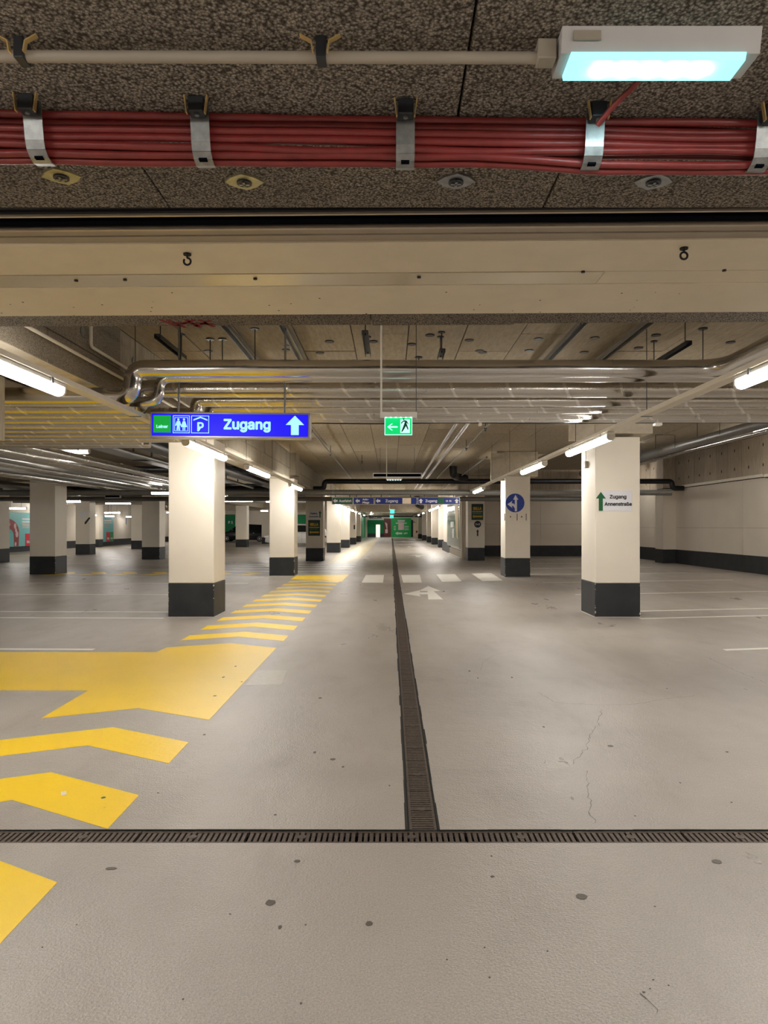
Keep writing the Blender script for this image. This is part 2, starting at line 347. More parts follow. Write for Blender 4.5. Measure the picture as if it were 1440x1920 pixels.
# drains: cast iron grates in two channels
def drain(name, label, x0, x1, y0, y1, along, n, L):
    t = thing(name, label, 'drain', (x0, y0, 0), 0, 'floor drains')
    ch = MB((x0, y0, 0)); ch.box(x0, x1, y0, y1, -.14, -.13); 
    if along == 'x': ch.box(x0, x1, y0, y0+.006, -.13, -.002).box(x0, x1, y1-.006, y1, -.13, -.002)
    else: ch.box(x0, x0+.006, y0, y1, -.13, -.002).box(x1-.006, x1, y0, y1, -.13, -.002)
    ch.build('channel', 'trough', t)
    W = (y1-y0) if along == 'x' else (x1-x0); W -= .014
    g = MB()                                     # one grate, laid along local X
    g.box(.002, L-.002, 0, .013, -.024, -.003).box(.002, L-.002, W-.013, W, -.024, -.003)
    nb = int(round(L/.0285)); 
    for k in range(nb):
        xx = .003+k*(L-.006)/nb; bw = .0175
        g.box(xx+.004, xx+.004+bw, .011, W-.011, -.024, -.0045 if k != nb//2 else -.002)
    g.disc((L*.5, W/2, -.004), .022, 'z', .006, 10)
    go = None
    for k in range(n):
        loc = (k*L, .007, 0) if along == 'x' else (x1-x0-.007, k*L, 0); rz = 0 if along == 'x' else math.pi/2
        if go is None: go = g.build('grate', 'cast_iron', t); go.location = loc; go.rotation_euler = (0, 0, rz)
        else: inst(go, t, loc, rz)
    return t
drain('cross_drain', 'long iron slot drain running side to side across the floor', -6.0+.005, 6.2, DY0, DY1, 'x', 23, .53)
drain('lane_drain', 'iron slot drain running away down the middle of the lane', DX0, DX1, DY1, DEND, 'y', 167, .53)
m = MB()
for y0 in range(120): # ragged dark filler along the lane drain
    y = 3.5+y0*.35
    if y > 45: break
    m.box(DX0-.006-rs.uniform(0, .012)-(.03 if rs.random() < .05 else 0), DX0, y, y+.35, .0003, .0012); m.box(DX1, DX1+.004+rs.uniform(0, .01), y, y+.35, .0003, .0012)
for k in range(34): x = -6+k*.36; m.box(x, x+.36, DY1, DY1+rs.uniform(.003, .01), .0003, .0012)
m.build('drain_filler', 'joint_dark', floor)

# ------------------------------------------------------------------ the setting: ceilings
ZL, ZN, ZR = 3.72, 2.60, 4.35
ce = MB(); ce.box(XL, 4.5, 3.9, YF, ZL+.03, ZL+.25).box(4.5, XR, 3.9, 36, ZR+.02, ZR+.25).box(4.45, 4.5, 3.9, 36, ZL+.25, ZR+.25).box(4.5, XR, 36, YF, ZL+.03, ZL+.2)
ceiling = struct(ce.build('ceiling', 'joint_dark'))
pb = None
for ix in range(12):
    x0 = -3.05+ix*.65
    y = 4.2-(ix % 3)*.8
    while y < 44:
        if y > 3.9:
            if pb is None:
                mm = MB(); mm.bbox(.005, .645, .006, 2.394, 0, .04, .004); pb = mm.build('ceiling_board', 'ceiling_board', ceiling); pb.location = (x0, y, ZL)
            elif x0 < 4.45: inst(pb, ceiling, (x0, y, ZL+random.uniform(-.004, .004)))
        y += 2.4
m = MB(); m.box(-3.05, 4.5, 44.5, 100, ZL, ZL+.03).box(XL, -3.75, 3.9, YF, ZL, ZL+.03); m.build('far_ceiling_lining', 'ceiling_board', ceiling)
m = MB()
for i in range(11): m.box(4.52+i*.65, 4.52+i*.65+.64, 3.9, 35.6, ZR-.01+.004*(i % 2), ZR+.02)
m.build('bay_ceiling_lining', 'ceiling_board', ceiling)
m = MB()
for (a, b) in ((390, 658), (540, 648), (600, 661), (618, 640), (700, 640), (772, 645), (806, 628), (880, 637), (899, 657), (905, 660), (992, 657), (1010, 635), (1095, 660), (1115, 633), (1197, 652), (1230, 628), (1285, 644), (1370, 641)):
    y = FPX*(ZL-CH)/(VY-b); m.disc(((a-VX)*y/FPX, y, ZL-.006), .055, 'z', .008, 16)
m.build('fixing_discs', 'dark_steel', ceiling)['kind'] = 'stuff'
# low insulated ceiling over the gateway
nc = MB(); nc.box(-12, 12, YB, 2.45, ZN+.04, ZN+1.3)
low = struct(nc.build('ceiling_low', 'joint_dark'))
for (y0, y1, off) in ((1.925, 2.452, -.764), (1.33, 1.92, .18), (.735, 1.325, -.764), (.14, .73, .2), (-.5, .135, -.7)):
    for k in range(-4, 5):
        x0 = off+k*1.29
        m = MB(); m.bbox(x0+.003, x0+1.287, y0, y1, ZN, ZN+.05, .004); m.build('insulation_board', 'wood_wool', low)
m = MB(); m.box(-12, 12, YB, -.5, ZN, ZN+.05); m.box(-12, -5.93, -.5, 2.45, ZN, ZN+.05); m.box(5.68, 12, -.5, 2.45, ZN, ZN+.05); m.build('rear_ceiling_lining', 'wood_wool', low)
for i, (a, b) in enumerate(((115, 328), (458, 338), (855, 337), (1225, 338))):
    y = FPX*(ZN-CH)/(VY-b); x = (a-VX)*y/FPX
    pts = [(x+math.cos(t*math.pi/8)*(.052 if t % 4 else .062), y+math.sin(t*math.pi/8)*(.044 if t % 4 else .052)) for t in range(16)]
    w_ = MB((x, y, ZN)); w_.prism(pts, 'z', ZN-.007, ZN); wo = w_.build('fixing_washer', 'washer_green' if i < 2 else 'galvanised')
    tag(wo, ('olive metal fixing washer on the insulation board at the far left' , 'olive fixing washer right of the board seam, under the second clip', 'grey fixing washer below the third cable clip', 'grey fixing washer below the emergency light')[i], 'washer', 'fixing washers on the insulation')
    s_ = MB((x, y, ZN)); s_.disc((x, y, ZN-.009), .024, 'z', .006, 14); s_.build('screw_recess', 'dark_steel', wo)
    s_ = MB((x, y, ZN)); s_.box(x-.016, x+.016, y-.004, y+.004, ZN-.016, ZN-.011).box(x-.004, x+.004, y-.016, y+.016, ZN-.016, ZN-.011); s_.build('screw', 'galvanised', wo)
# gateway header (roller door lintel)
hd = bpy.data.objects.new('header_beam', None); COL.objects.link(hd); hd.rotation_euler = (0, 0, math.radians(-1.1)); struct(hd)
def hy(py): return FPX*(ZN-CH)/(VY-py)
def hbar(name, a, b, z0, z1, mat, y0=None, y1=None, x0=-12, x1=12):
    m = MB(); m.bbox(x0, x1, y0 or hy(a), y1 or hy(b), z0, z1, .002); return m.build(name, mat, hd)
hbar('core', 0, 0, ZN+.12, ZN+1.75, 'joint_dark', 2.5, 3.9)
hbar('guide_rail', 386, 399, ZN+.02, ZN+.12, 'rail_dark'); hbar('rail_lip', 400.5, 403, ZN-.001, ZN+.01, 'rail_light'); hbar('guide_rail', 399, 402, ZN+.01, ZN+.1, 'rail_dark')
hbar('door_slat', 404, 426, ZN+.09, ZN+.115, 'slot_black'); hbar('door_slat', 416, 425.8, ZN+.012, ZN+.1, 'slot_black'); hbar('rail_lip', 426, 429, ZN-.002, ZN+.01, 'rail_light')
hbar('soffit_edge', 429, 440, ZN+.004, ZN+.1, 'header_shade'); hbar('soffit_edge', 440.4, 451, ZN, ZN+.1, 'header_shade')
hbar('soffit_panel', 451.3, 508.5, ZN-.006, ZN+.1, 'header_paint'); hbar('gloss_strip', 510, 532, ZN-.006, ZN+.1, 'gloss_strip', x0=-12, x1=.86); hbar('gloss_strip', 510, 532, ZN-.004, ZN+.1, 'header_paint', x0=.862, x1=12)
hbar('soffit_panel', 532.5, 586, ZN-.008, ZN+.1, 'header_paint')
hbar('insulation_strip', 586.5, 608, ZN-.002, ZN+1.2, 'wood_wool', x0=-12, x1=-.18); hbar('insulation_strip', 586.5, 608, ZN-.006, ZN+1.2, 'wood_wool', x0=-.174, x1=.59); hbar('insulation_strip', 586.5, 607, ZN-.002, ZN+1.2, 'wood_wool', x0=.595, x1=12)
m = MB()
for a, b in ((452, 517), (112, 518), (760, 516), (1066, 508), (1327, 507), (205, 517)): 
    y = hy(b); m.disc(((a-VX)*y/FPX, y+.0, ZN-.01), .0085, 'z', .006, 12)
for _ in range(30):
    y = rs.uniform(3.27, 3.65); m.disc((rs.uniform(-2.2, 2.2), y, ZN-.0085), rs.uniform(.002, .005), 'z', .001, 7)
m.build('screw_heads', 'hook_iron', hd)['kind'] = 'stuff'
m = MB()   # sprayed mark on the insulation strip: slashes
for k, (a, b, c_, d) in enumerate(((272, 596, 300, 607), (286, 597, 320, 611), (302, 608, 336, 597), (320, 596, 348, 611), (338, 609, 368, 598), (346, 597, 374, 610), (296, 602, 374, 605))):
    A = Vector(((a-VX)*hy(b)/FPX, hy(b))); B = Vector(((c_-VX)*hy(d)/FPX, hy(d)))
    t = (B-A); n_ = Vector((-t.y, t.x)).normalized()*.011; m.prism([tuple(A-n_), tuple(B-n_), tuple(B+n_), tuple(A+n_)], 'z', ZN-.0035, ZN-.001)
m.build('spray_mark', 'graffiti', hd)
for (a, b, lab) in ((349, 470, 'small dark hook hanging from the header on the left'), (1278, 466, 'small dark ring hook under the header near the right edge')):
    y = hy(b); x = (a-VX)*y/FPX; z = ZN-.006; y -= x*math.tan(math.radians(1.1))
    t = thing('ceiling_hook', lab, 'hook', (x, y, z-.05), 0, 'hooks under the header')
    m = MB((x, y, z-.05)); m.disc((x, y, z-.003), .016, 'z', .006, 12).tube([(x, y, z), (x, y, z-.018)], .004, 8); m.build('screw_plate', 'hook_iron', t)
    pts = [(x+math.sin(q)*.014, y, z-.031+math.cos(q)*.014) for q in [math.pi*2*i/14 for i in range(13 if a < 500 else 15)]]
    m = MB((x, y, z-.05)); m.tube(pts, .0042, 8); m.build('ring', 'hook_iron', t)

# ------------------------------------------------------------------ the setting: walls
def panelled(wall, fx, L0, L1, zs, step, mat, axis, pos, th, off=0):
    """painted wall blocks with open joints; axis 'x' = wall plane x=pos running along y; 'y' = plane y=pos"""
    for (z0, z1) in zs:
        a = L0+off
        while a < L1:
            b = min(a+step, L1); m = MB()
            if axis == 'x': m.box(pos, pos+th, a+.004, b-.004, z0+.003, z1-.003)
            else: m.box(a+.004, b-.004, pos, pos+th, z0+.003, z1-.003)
            m.build(fx, mat, wall); a = b
WR = 11.6
m = MB(); m.box(WR+.06, WR+.3, 3.9, 36, 0, 4.6); wr = struct(m.build('wall_right', 'joint_dark'))
panelled(wr, 'painted_block', 4, 35.6, ((.56, 1.45), (1.45, 3.02)), 3.3, 'wall_paint', 'x', WR, .08, -.4)
m = MB(); m.box(WR-.01, WR+.08, 3.9, 35.6, 0, .56); m.build('black_band', 'black_paint', wr)
hole = []
y = 6.0; i = 0
while y < 35.5:
    st = .92; m = MB(); off = -.02*(i % 4 == 0)-.012*(i % 2)
    m.bbox(WR+off, WR+.06, y+.005, y+st-.005, 3.1, ZR, .004); pl = m.build('concrete_plank', 'wall_plank', wr)
    h_ = MB(); h_.disc((WR+off-.001, y+st/2, 3.42), .055, 'x', .004, 10, rx=.03).disc((WR+off-.001, y+st/2, 4.05), .055, 'x', .004, 10, rx=.03); h_.build('tie_holes', 'joint_dark', pl)
    y += st; i += 1
m = MB(); m.box(WR-.09, WR+.02, 4, 21.9, 3.02, 3.07).box(WR-.09, WR-.07, 4, 21.9, 3.07, 3.11); m.build('cable_ledge', 'white_tray', wr)
m = MB(); m.box(WR-.09, WR+.02, 22.0, 28.6, 3.04, 3.09).box(WR-.09, WR-.07, 22.0, 28.6, 3.09, 3.13); m.build('cable_ledge', 'white_tray', wr)
m = MB(); m.box(WR-.06, WR+.02, 4, 21.9, 2.99, 3.015); m.build('ledge_shadow_rail', 'dark_steel', wr)
m = MB(); m.bbox(11.08, 11.62, 28.9, 29.75, .56, 3.02, .01); pil = m.build('pilaster', 'wall_paint', wr); m = MB(); m.box(11.07, 11.62, 28.89, 29.76, 0, .56); m.build('pilaster_band', 'black_paint', wr)
m = MB(); m.box(11.1, 11.66, 28.95, 29.7, 3.05, ZR); m.build('pilaster_head', 'wall_plank', wr)
# wall closing the right bay
m = MB(); m.box(3.4, WR, 35.66, 35.9, 0, 4.6); wb = struct(m.build('wall_bay_right', 'joint_dark'))
panelled(wb, 'painted_block', 3.4, WR, ((.54, 1.62), (1.62, 3.0)), 2.05, 'wall_paint', 'y', 35.6, .08)
m = MB(); m.box(3.4, WR, 35.58, 35.68, 0, .54); m.build('black_band', 'black_paint', wb)
for k in range(9):
    m = MB(); m.bbox(3.4+k*.92+.005, 3.4+(k+1)*.92-.005, 35.58-.01*(k % 2), 35.68, 3.02, ZR, .004); pl = m.build('concrete_plank', 'wall_plank', wb)
    h_ = MB(); h_.disc((3.4+k*.92+.46, 35.565, 3.8), .05, 'y', .004, 10); h_.build('tie_hole', 'joint_dark', pl)
# low wall beside the lane with its poster panel
m = MB(); m.box(3.34, 3.6, 33, 45, .0, 3.0); wk = struct(m.build('wall_kiosk', 'white_paint'))
m = MB(); m.box(3.26, 3.34, 33, 39.6, 0, .36); m.build('grey_plinth', 'conduit_grey', wk); m = MB(); m.box(3.25, 3.36, 39.6, 45.02, 0, .56); m.build('black_band', 'black_paint', wk)
m = MB(); m.box(3.2, 3.26, 32.98, 39.6, 0, .03); m.build('kerb', 'white_tray', wk)
m = MB(); m.tube([(3.3, 32.9, 0), (3.3, 32.9, 2.9)], .06, 12); m.build('downpipe', 'white_paint', wk)
t = thing('poster_case', 'tall grey glazed poster case with tan streak on lane wall', 'poster', (3.3, 36.9, .42))
o3 = (3.3, 36.9, .42)
m = MB(o3); m.bbox(3.24, 3.34, 33.6, 41.0, .43, 2.85, .01); m.build('case', 'alu', t)
m = MB(o3); m.box(3.232, 3.242, 33.8, 40.8, .5, 2.78); m.build('poster', 'panel_glass', t)
m = MB(o3); m.prism([(34.2, .85), (34.05, 2.75), (36.2, 2.75), (35.6, 1.9), (34.9, .95)], 'x', 3.224, 3.232); m.build('tan_streak', 'wood_print', t)
m = MB(o3); m.box(3.224, 3.232, 36.6, 38.4, 1.45, 1.75).box(3.224, 3.232, 36.4, 37.4, .9, 1.4); m.build('print_block', 'sign_white', t)
# left wall
WL = -22.0
m = MB(); m.box(WL-.3, WL, 3.9, 78.3, .5, ZL+.1); wl = struct(m.build('wall_left', 'wall_paint')); m = MB(); m.box(WL-.3, WL+.02, 3.9, 78.3, 0, .5); m.build('black_band', 'black_paint', wl)
# back walls
m = MB(); m.box(WL, -3.9, 78, 78.3, .5, ZL+.1); wbl = struct(m.build('wall_back', 'wall_paint')); m = MB(); m.box(WL, -3.9, 77.97, 78.3, 0, .5); m.build('black_band', 'black_paint', wbl)
m = MB(); m.box(-18.6, -17.1, 77.94, 78, .5, 2.8); m.build('green_panel', 'green_paint', wbl)
m = MB(); m.box(-10.8, -8.6, 77.94, 78, .5, 2.8); m.build('green_panel', 'green_paint', wbl)
text('wall_sign', 'P 1', .5, 'sign_white', wbl, (-17.6, 77.92, 1.95), .02)
m = MB(); m.box(-6, 12, 100, 100.3, 0, ZL+.1); we = struct(m.build('wall_end', 'wall_paint'))
m = MB(); m.box(-3.3, 0, 99.93, 100, .5, 2.4); m.build('green_panel', 'green_paint', we); m = MB(); m.box(-3.3, 0, 99.92, 100, 0, .5); m.build('black_band', 'black_paint', we)
m = MB(); m.box(-2.1, -1.55, 99.8, 99.9, 0, 1.75); dr = struct(m.build('door_1', 'door_glow'))  # white door, no lamp; its brightness is put in as emission
m = MB(); m.box(-2.16, -2.1, 99.78, 99.92, 0, 1.8).box(-1.55, -1.49, 99.78, 99.92, 0, 1.8).box(-2.16, -1.49, 99.78, 99.92, 1.75, 1.8); m.build('door_frame', 'alu', dr)
m = MB(); m.box(-3.9, -3.6, 78, 100, 0, ZL+.1); struct(m.build('wall_passage', 'green_paint'))
m = MB(); m.box(4.16, 4.4, 46, 100, 0, ZL+.1); wp = struct(m.build('wall_lane_right', 'wall_paint')); m = MB(); m.box(4.14, 4.4, 46, 100, 0, .5); m.build('black_band', 'black_paint', wp)
m = MB(); m.box(3.3, 3.34, 99.6, 99.95, 0, .1); 
m = MB((4.0, 99.9, 0)); m.box(3.1, 3.85, 99.86, 99.95, 0, 2.3); o = m.build('service_door', 'pale_panel'); tag(o, 'cream panelled door at the far end beside the green billboard', 'door')
m = MB((4.0, 99.9, 0)); m.box(3.5, 3.75, 99.83, 99.86, .6, .9); m.build('notice', 'crimson', o); m = MB((4.0, 99.9, 0)); m.disc((3.25, 99.84, 2.1), .09, 'y', .04).disc((3.5, 99.84, 2.05), .05, 'y', .04); m.build('sign_disc', 'ink', o)
m = MB(); m.box(2.85, 3.12, 99.85, 100, 0, 2.4); m.build('dark_gap', 'ink', we)  # shaded gap beside the billboard, put in as a black box
# shell behind the camera
m = MB(); m.box(-12, 12, YB-.3, YB, 0, 3.9); struct(m.build('wall_front', 'wall_paint'))
for sx, nm in ((-1, 'wall_gate_left'), (1, 'wall_gate_right')):
    m = MB(); m.box(sx*6.3, sx*6.6, YB, 3.3, 0, 2.64); struct(m.build(nm, 'wall_paint'))
m = MB(); m.box(XL, -6.6, 3.35, 3.9, 0, 3.9); struct(m.build('wall_near_left', 'wall_paint'))
m = MB(); m.box(6.6, XR, 3.6, 3.9, 0, 4.6); struct(m.build('wall_near_right', 'wall_paint'))

# ------------------------------------------------------------------ beams
BX0, BX1, BZ = -3.78, -3.05, 2.95
m = MB(); m.box(BX0+.03, BX1-.03, 3.9, 78, BZ+.03, ZL+.03); beam = struct(m.build('beam', 'joint_dark'))
y = 4.0; i = 0
while y < 40:
    L = 1.15; jb = (3.2, 3.28)[i % 2] if False else 3.26
    for (z0, z1, mt) in ((BZ+.004, jb-.004, 'wood_wool_far' if y < 11 else 'beam_board'), (jb+.004, ZL, 'wood_wool_far' if y < 7 else 'beam_board')):
        sh = 0 if z0 < 3 else .55
        m = MB(); m.bbox(BX1-.04, BX1+random.uniform(-.004, .008), y+sh+.005, y+sh+L-.005, z0, z1, .005); m.build('beam_board', mt, beam)
    y += L; i += 1
m = MB(); m.box(BX1-.04, BX1, 40.6, 78, BZ, ZL).box(BX0, BX0+.04, 3.9, 78, BZ, ZL); m.build('beam_lining', 'beam_board', beam)
y = 4.0
while y < 44: m = MB(); m.box(BX0, BX1, y+.004, y+2.296, BZ-.0, BZ+.035); m.build('soffit_board', 'cap_concrete', beam); y += 2.3
m = MB(); m.box(BX0, BX1, y, 78, BZ, BZ+.03); m.build('soffit_lining', 'cap_concrete', beam)
m = MB(); m.box(-3.06, -2.86, 21.4, 22.2, 3.05, ZL); m.build('stiffening_rib', 'beam_board', beam)
for (xa, xb, ya, yb, za, zb) in ((-3.0, 4.4, 70, 70.8, 2.92, ZL), (-22, -11, 45, 45.8, 2.9, ZL), (-22, -3.8, 64, 64.7, 2.95, ZL), (-11.3, -10.5, 12, 78, 3.0, ZL), (-22, -11.3, 24, 24.7, 3.05, ZL)):
    m = MB(); m.bbox(xa, xb, ya, yb, za, zb, .01); struct(m.build('beam', 'beam_board'))
m = MB(); m.bbox(-4.75, -3.76, 6.2, 6.92, 2.33, ZL, .01); struct(m.build('concrete_bulkhead', 'beam_board'))

# ------------------------------------------------------------------ pillars
def pillar(label, x0, x1, y0, y1, top, group, mat='white_paint', cap=None, chips=True, base=.56, beads=False):
    cx, cy = (x0+x1)/2, (y0+y1)/2
    t = thing('pillar', label, 'pillar', (cx, cy, 0), 0, group); t['kind'] = 'thing'; o = (cx, cy, 0)
    m = MB(o); m.bbox(x0, x1, y0, y1, base, top, .012); m.build('shaft', mat, t)
    m = MB(o); m.bbox(x0-.004, x1+.004, y0-.004, y1+.004, 0, base, .012); m.build('painted_base', 'black_paint', t)
    if beads:
        m = MB(o); m.box(x0-.02, x1+.02, y0-.02, y1+.02, 0, .006); m.build('skirting_seal', 'chip', t)
    if chips:
        m = MB(o)
        for _ in range(9):
            e = random.choice((x0, x1)); z = random.uniform(.05, base); r_ = random.uniform(.004, .014)
            m.prism([(e-r_, z-r_), (e+r_*.8, z-r_*.6), (e+r_, z+r_), (e-r_*.5, z+r_*1.6)], 'y', y0-.007, y0-.003)
        m.build('chipped_paint', 'chip', t)
    if cap:
        for (a, b, c_, d, e, f) in cap: m = MB(o); m.bbox(a, b, c_, d, e, f, .006); m.build('capital', 'cap_concrete', t)
    return t
LROW = (11.74, 21.5, 30.7, 40.7, 49.9, 59.2, 68.8)
lab = ['large white pillar with black base left of the lane, beside the yellow chevrons', 'white pillar standing behind the end of the near yellow chevrons', 'white pillar carrying the yellow-green poster and upward arrow sign',
       'slim-looking white pillar just right of the poster pillar, left row', 'fifth pillar of the left row, under the green exit sign board', 'sixth pillar of the left row with a small dark sign', 'seventh and last white pillar of the left row']
LP = [pillar(lab[i], -3.68, -2.93, d, d+.8, BZ, 'pillars along the left of the lane', chips=i < 3, beads=i < 2) for i, d in enumerate(LROW)]
pillar('dark green pillar at the far end of the left row', -3.85, -3.3, 76.5, 77.5, BZ, 'pillars along the left of the lane', 'green_paint', chips=False)
RROW = (11.74, 21.0, 31.2, 50.3, 58.7, 66.5, 76.8, 88.0)
lab = ['large white pillar right of the lane with green arrow and white notice', 'white pillar with the round blue turn sign', 'white pillar with dark poster and round black sign above an arrow',
       'white pillar beyond the poster case, fourth of the right row', 'fifth pillar of the right row', 'sixth pillar of the right row', 'seventh pillar of the right row', 'last pillar of the right row near the billboard']
RP = []
for i, d in enumerate(RROW):
    x0, x1 = (3.38, 4.12)
    cap = None
    if i < 3: cap = [(x0-.22, x1+.25, d+.1, d+.7, 2.98 if i else 3.05, ZL-.001), (x0-.42, x0-.02, d-.02, d+.1, 2.85 if i else 2.92, ZL-.05)]
    RP.append(pillar(lab[i], x0, x1, d, d+.86, 2.98 if i < 3 else ZL, 'pillars along the right of the lane', cap=cap, chips=i < 2, beads=i < 2))
for (x, d, l) in ((-11.3, 22.2, 'grey white pillar in the left bay, large, in front of the turquoise billboard'), (-11.3, 32.2, 'grey white pillar just left of the large near pillar'), (-11.2, 51.2, 'white pillar in front of the black car'), (-11.2, 61.5, 'narrow far pillar at the rear of the black car')):
    pillar(l, x, x+.8, d, d+.8, 3.0, 'pillars in the left bay')
for (x, d, l) in ((-17.0, 29.5, 'white pillar cut off by the left edge of the picture'), (-16.75, 37.7, 'white pillar with torn notices and a slanted arrow'), (-17.2, 47.0, 'cream far pillar in the left bay right of the blue display'), (-21.85, 51.3, 'far pillar against the left wall beside the second billboard')):
    tt = pillar(l, x, x+.75, d, d+.75, ZL, 'pillars in the left bay', chips=False)
    if d == 37.7: P377 = tt
# signs fixed to pillars
def board(name, label, cat, x0, x1, y, z0, z1, mat, th=.012, group=None, part='plate', b=.003):
    t = thing(name, label, cat, ((x0+x1)/2, y, z0), 0, group); m = MB(((x0+x1)/2, y, z0)); m.bbox(x0, x1, y-th, y-.001, z0, z1, b); m.build(part, mat, t); return t
def psec(t, mat, name, pts, dy): # flat print piece on a board, local x,z
    m = MB(); m.prism(pts, 'y', dy-.003, dy); return m.build(name, mat, t)
dR = 11.74; sx = lambda px, d: (px-VX)*d/FPX; sz = lambda py, d: CH+(VY-py)*d/FPX
t = board('direction_notice', 'white notice reading Zugang Annenstraße on the right pillar', 'sign', sx(1130, dR), sx(1185, dR), dR, sz(958, dR), sz(920, dR), 'sign_white', .006)
text('lettering', 'Zugang', .112, 'ink', t, (.01, -.009, .235), .003); text('lettering', 'Annenstraße', .107, 'ink', t, (.012, -.009, .115), .003)
m = MB((sx(1126, dR), dR, sz(939, dR))); m.prism(arrow_pts(sx(1126.2, dR), sz(940, dR), .31, .165, 'up', .4, .35), 'y', dR-.014, dR-.008); tag(m.build('arrow_sticker', 'arrow_green'), 'dark green upward arrow sticker beside the white notice', 'arrow')
d2 = 21.0
t = thing('turn_sign', 'round blue traffic sign with white arrows left and ahead', 'sign', (sx(965.5, d2), d2, sz(943, d2)))
m = MB(); m.disc((0, -.012, 0), .285, 'y', .02, 40); m.build('disc', 'traffic_blue', t)
m = MB(); m.tube([(math.cos(a)*.283, -.022, math.sin(a)*.283) for a in [math.pi*2*i/40 for i in range(41)]], .006, 6); m.build('rim', 'sign_white', t)
psec(t, 'sign_white', 'arrow_ahead', [(.01, .24), (-.06, .09), (-.008, .1), (-.008, -.25), (.055, -.25), (.055, .1), (.1, .09)][::-1], -.024)
psec(t, 'sign_white', 'arrow_left', [(-.23, -.04), (-.08, .06), (-.105, -.008), (-.04, -.02), (-.008, -.06), (-.008, -.16), (-.05, -.1), (-.1, -.08), (-.08, -.15)][::-1], -.024)
m = MB()
for a in (945.5, 969, 986): m.box(sx(a, d2)-RP[1].location.x, sx(a, d2)+.02-RP[1].location.x, -.437, -.43, sz(976, d2), sz(963, d2))
for a in (957, 978): m.disc((sx(a, d2)-RP[1].location.x, -.434, sz(969, d2)), .022, 'y', .006, 10)
m.build('old_fixing_marks', 'stain', RP[1])
def poster(x0, x1, d, z0, z1, lab):
    t = board('shop_poster', lab, 'poster', x0, x1, d, z0, z1, 'poster_green', .01, 'shop posters on pillars')
    W, H = x1-x0, z1-z0
    text('lettering', 'BILLA', H*.3, 'poster_yellow', t, (0, -.014, H*.72), .012, sx=W/(H*.3*2.9))
    psec(t, 'poster_yellow', 'stripe', [(-W*.43, H*.5), (W*.43, H*.5), (W*.43, H*.56), (-W*.43, H*.56)], -.011)
    psec(t, 'poster_yellow', 'arrow', [(-W*.42, H*.22), (-W*.28, H*.33), (-W*.28, H*.27), (W*.42, H*.27), (W*.42, H*.17), (-W*.28, H*.17), (-W*.28, H*.11)], -.011)
    psec(t, 'leaf_green', 'small_print', [(-W*.4, H*.4), (W*.3, H*.4), (W*.3, H*.44), (-W*.4, H*.44)], -.011)
    return t
d3 = 31.2
poster(sx(884, d3), sx(906, d3), d3, sz(975, d3), sz(945, d3), 'dark green and yellow shop poster on the right pillar')
t = thing('level_sign', 'round black sign above an arrow on the third right pillar', 'sign', (sx(895.5, d3), d3, sz(983, d3)))
m = MB(); m.disc((0, -.01, 0), .15, 'y', .014, 28); m.build('disc', 'ink', t); text('lettering', '2+3', .15, 'sign_white', t, (0, -.02, 0), .004)
psec(t, 'ink', 'arrow', arrow_pts(0, -.37, .3, .13, 'up', .5, .35), -.003)
d4 = 30.7
poster(sx(578, d4), sx(600, d4), d4, sz(1004.5, d4), sz(975, d4), 'dark green and yellow shop poster on the left pillar')
t = board('direction_notice', 'small white notice with lettering above the left poster', 'sign', sx(579, d4), sx(602, d4), d4, sz(973, d4), sz(957.5, d4), 'sign_white', .008)
text('lettering', 'Zugang', .12, 'ink', t, (-.05, -.012, .24), .004); text('lettering', 'Annenstraße', .1, 'ink', t, (-.05, -.012, .1), .003)
psec(t, 'arrow_green', 'arrow', arrow_pts(.22, .2, .3, .12, 'up', .4, .35), -.012)
t = board('torn_notice', 'torn white paper notice on a left bay pillar', 'sign', -16.5, -16.25, 37.7, 1.95, 2.25, 'sign_white', .008)
psec(t, 'sign_white', 'paper_strip', [(-.1, .27), (.4, .3), (.42, .34), (-.1, .31)], -.008); psec(t, 'ink', 'slanted_arrow', [(.12, -.35), (.2, -.3), (.42, .0), (.34, .04), (.1, -.24)], -.004)
m = MB(); m.box(.3, .42, -.5, -.43, 1.05, 1.0+.12); 
t = board('small_notice', 'small white notice with dark sign on the sixth left pillar', 'sign', sx(660, 59.2), sx(667, 59.2), 59.2, sz(980, 59.2), sz(976, 59.2), 'sign_white', .01)
psec(t, 'ink', 'dark_sign', [(-.02, -.55), (.1, -.55), (.1, -.2), (-.02, -.2)], -.004)

# ------------------------------------------------------------------ cable trays and tube lights
TX = {'left': -2.72, 'right': 2.72}; TZ = 1.5+.4325*2.72
def tray(side, y0, y1, lab, seg=True):
    x = TX[side]; t = thing('cable_tray', lab, 'cable tray', (x, y0, TZ), 0, 'cable trays above the lane edges')
    m = MB(); L = y1-y0; m.strip([(-.055, .04), (-.055, 0), (.055, 0), (.055, .04)], 'y', 0, L, .006); 
    m.build('channel', 'white_tray', t)
    m = MB(); m.box(-.02, .02, 0, L, .004, .03); m.build('cables', 'conduit_grey', t)
    y = .7
    while y < min(L, 40):
        m = MB(); m.tube([(0, y, .0), (0, y, ZL-TZ)], .004, 6); m.build('suspension_wire', 'dark_steel', t)
        m = MB(); m.box(-.06, .06, y-.012, y+.012, -.012, -.002); m.build('bracket', 'galvanised', t); y += 2.9
tray('left', 3.95, 21.9, 'white cable tray hanging over the left edge of the lane'); tray('right', 3.95, 26.5, 'white cable tray hanging over the right edge of the lane')
tray('left', 31.5, 90, 'far white cable tray over the left pillars beyond the signs'); tray('right', 37.5, 86, 'far white cable tray over the right pillars beyond the poster case')
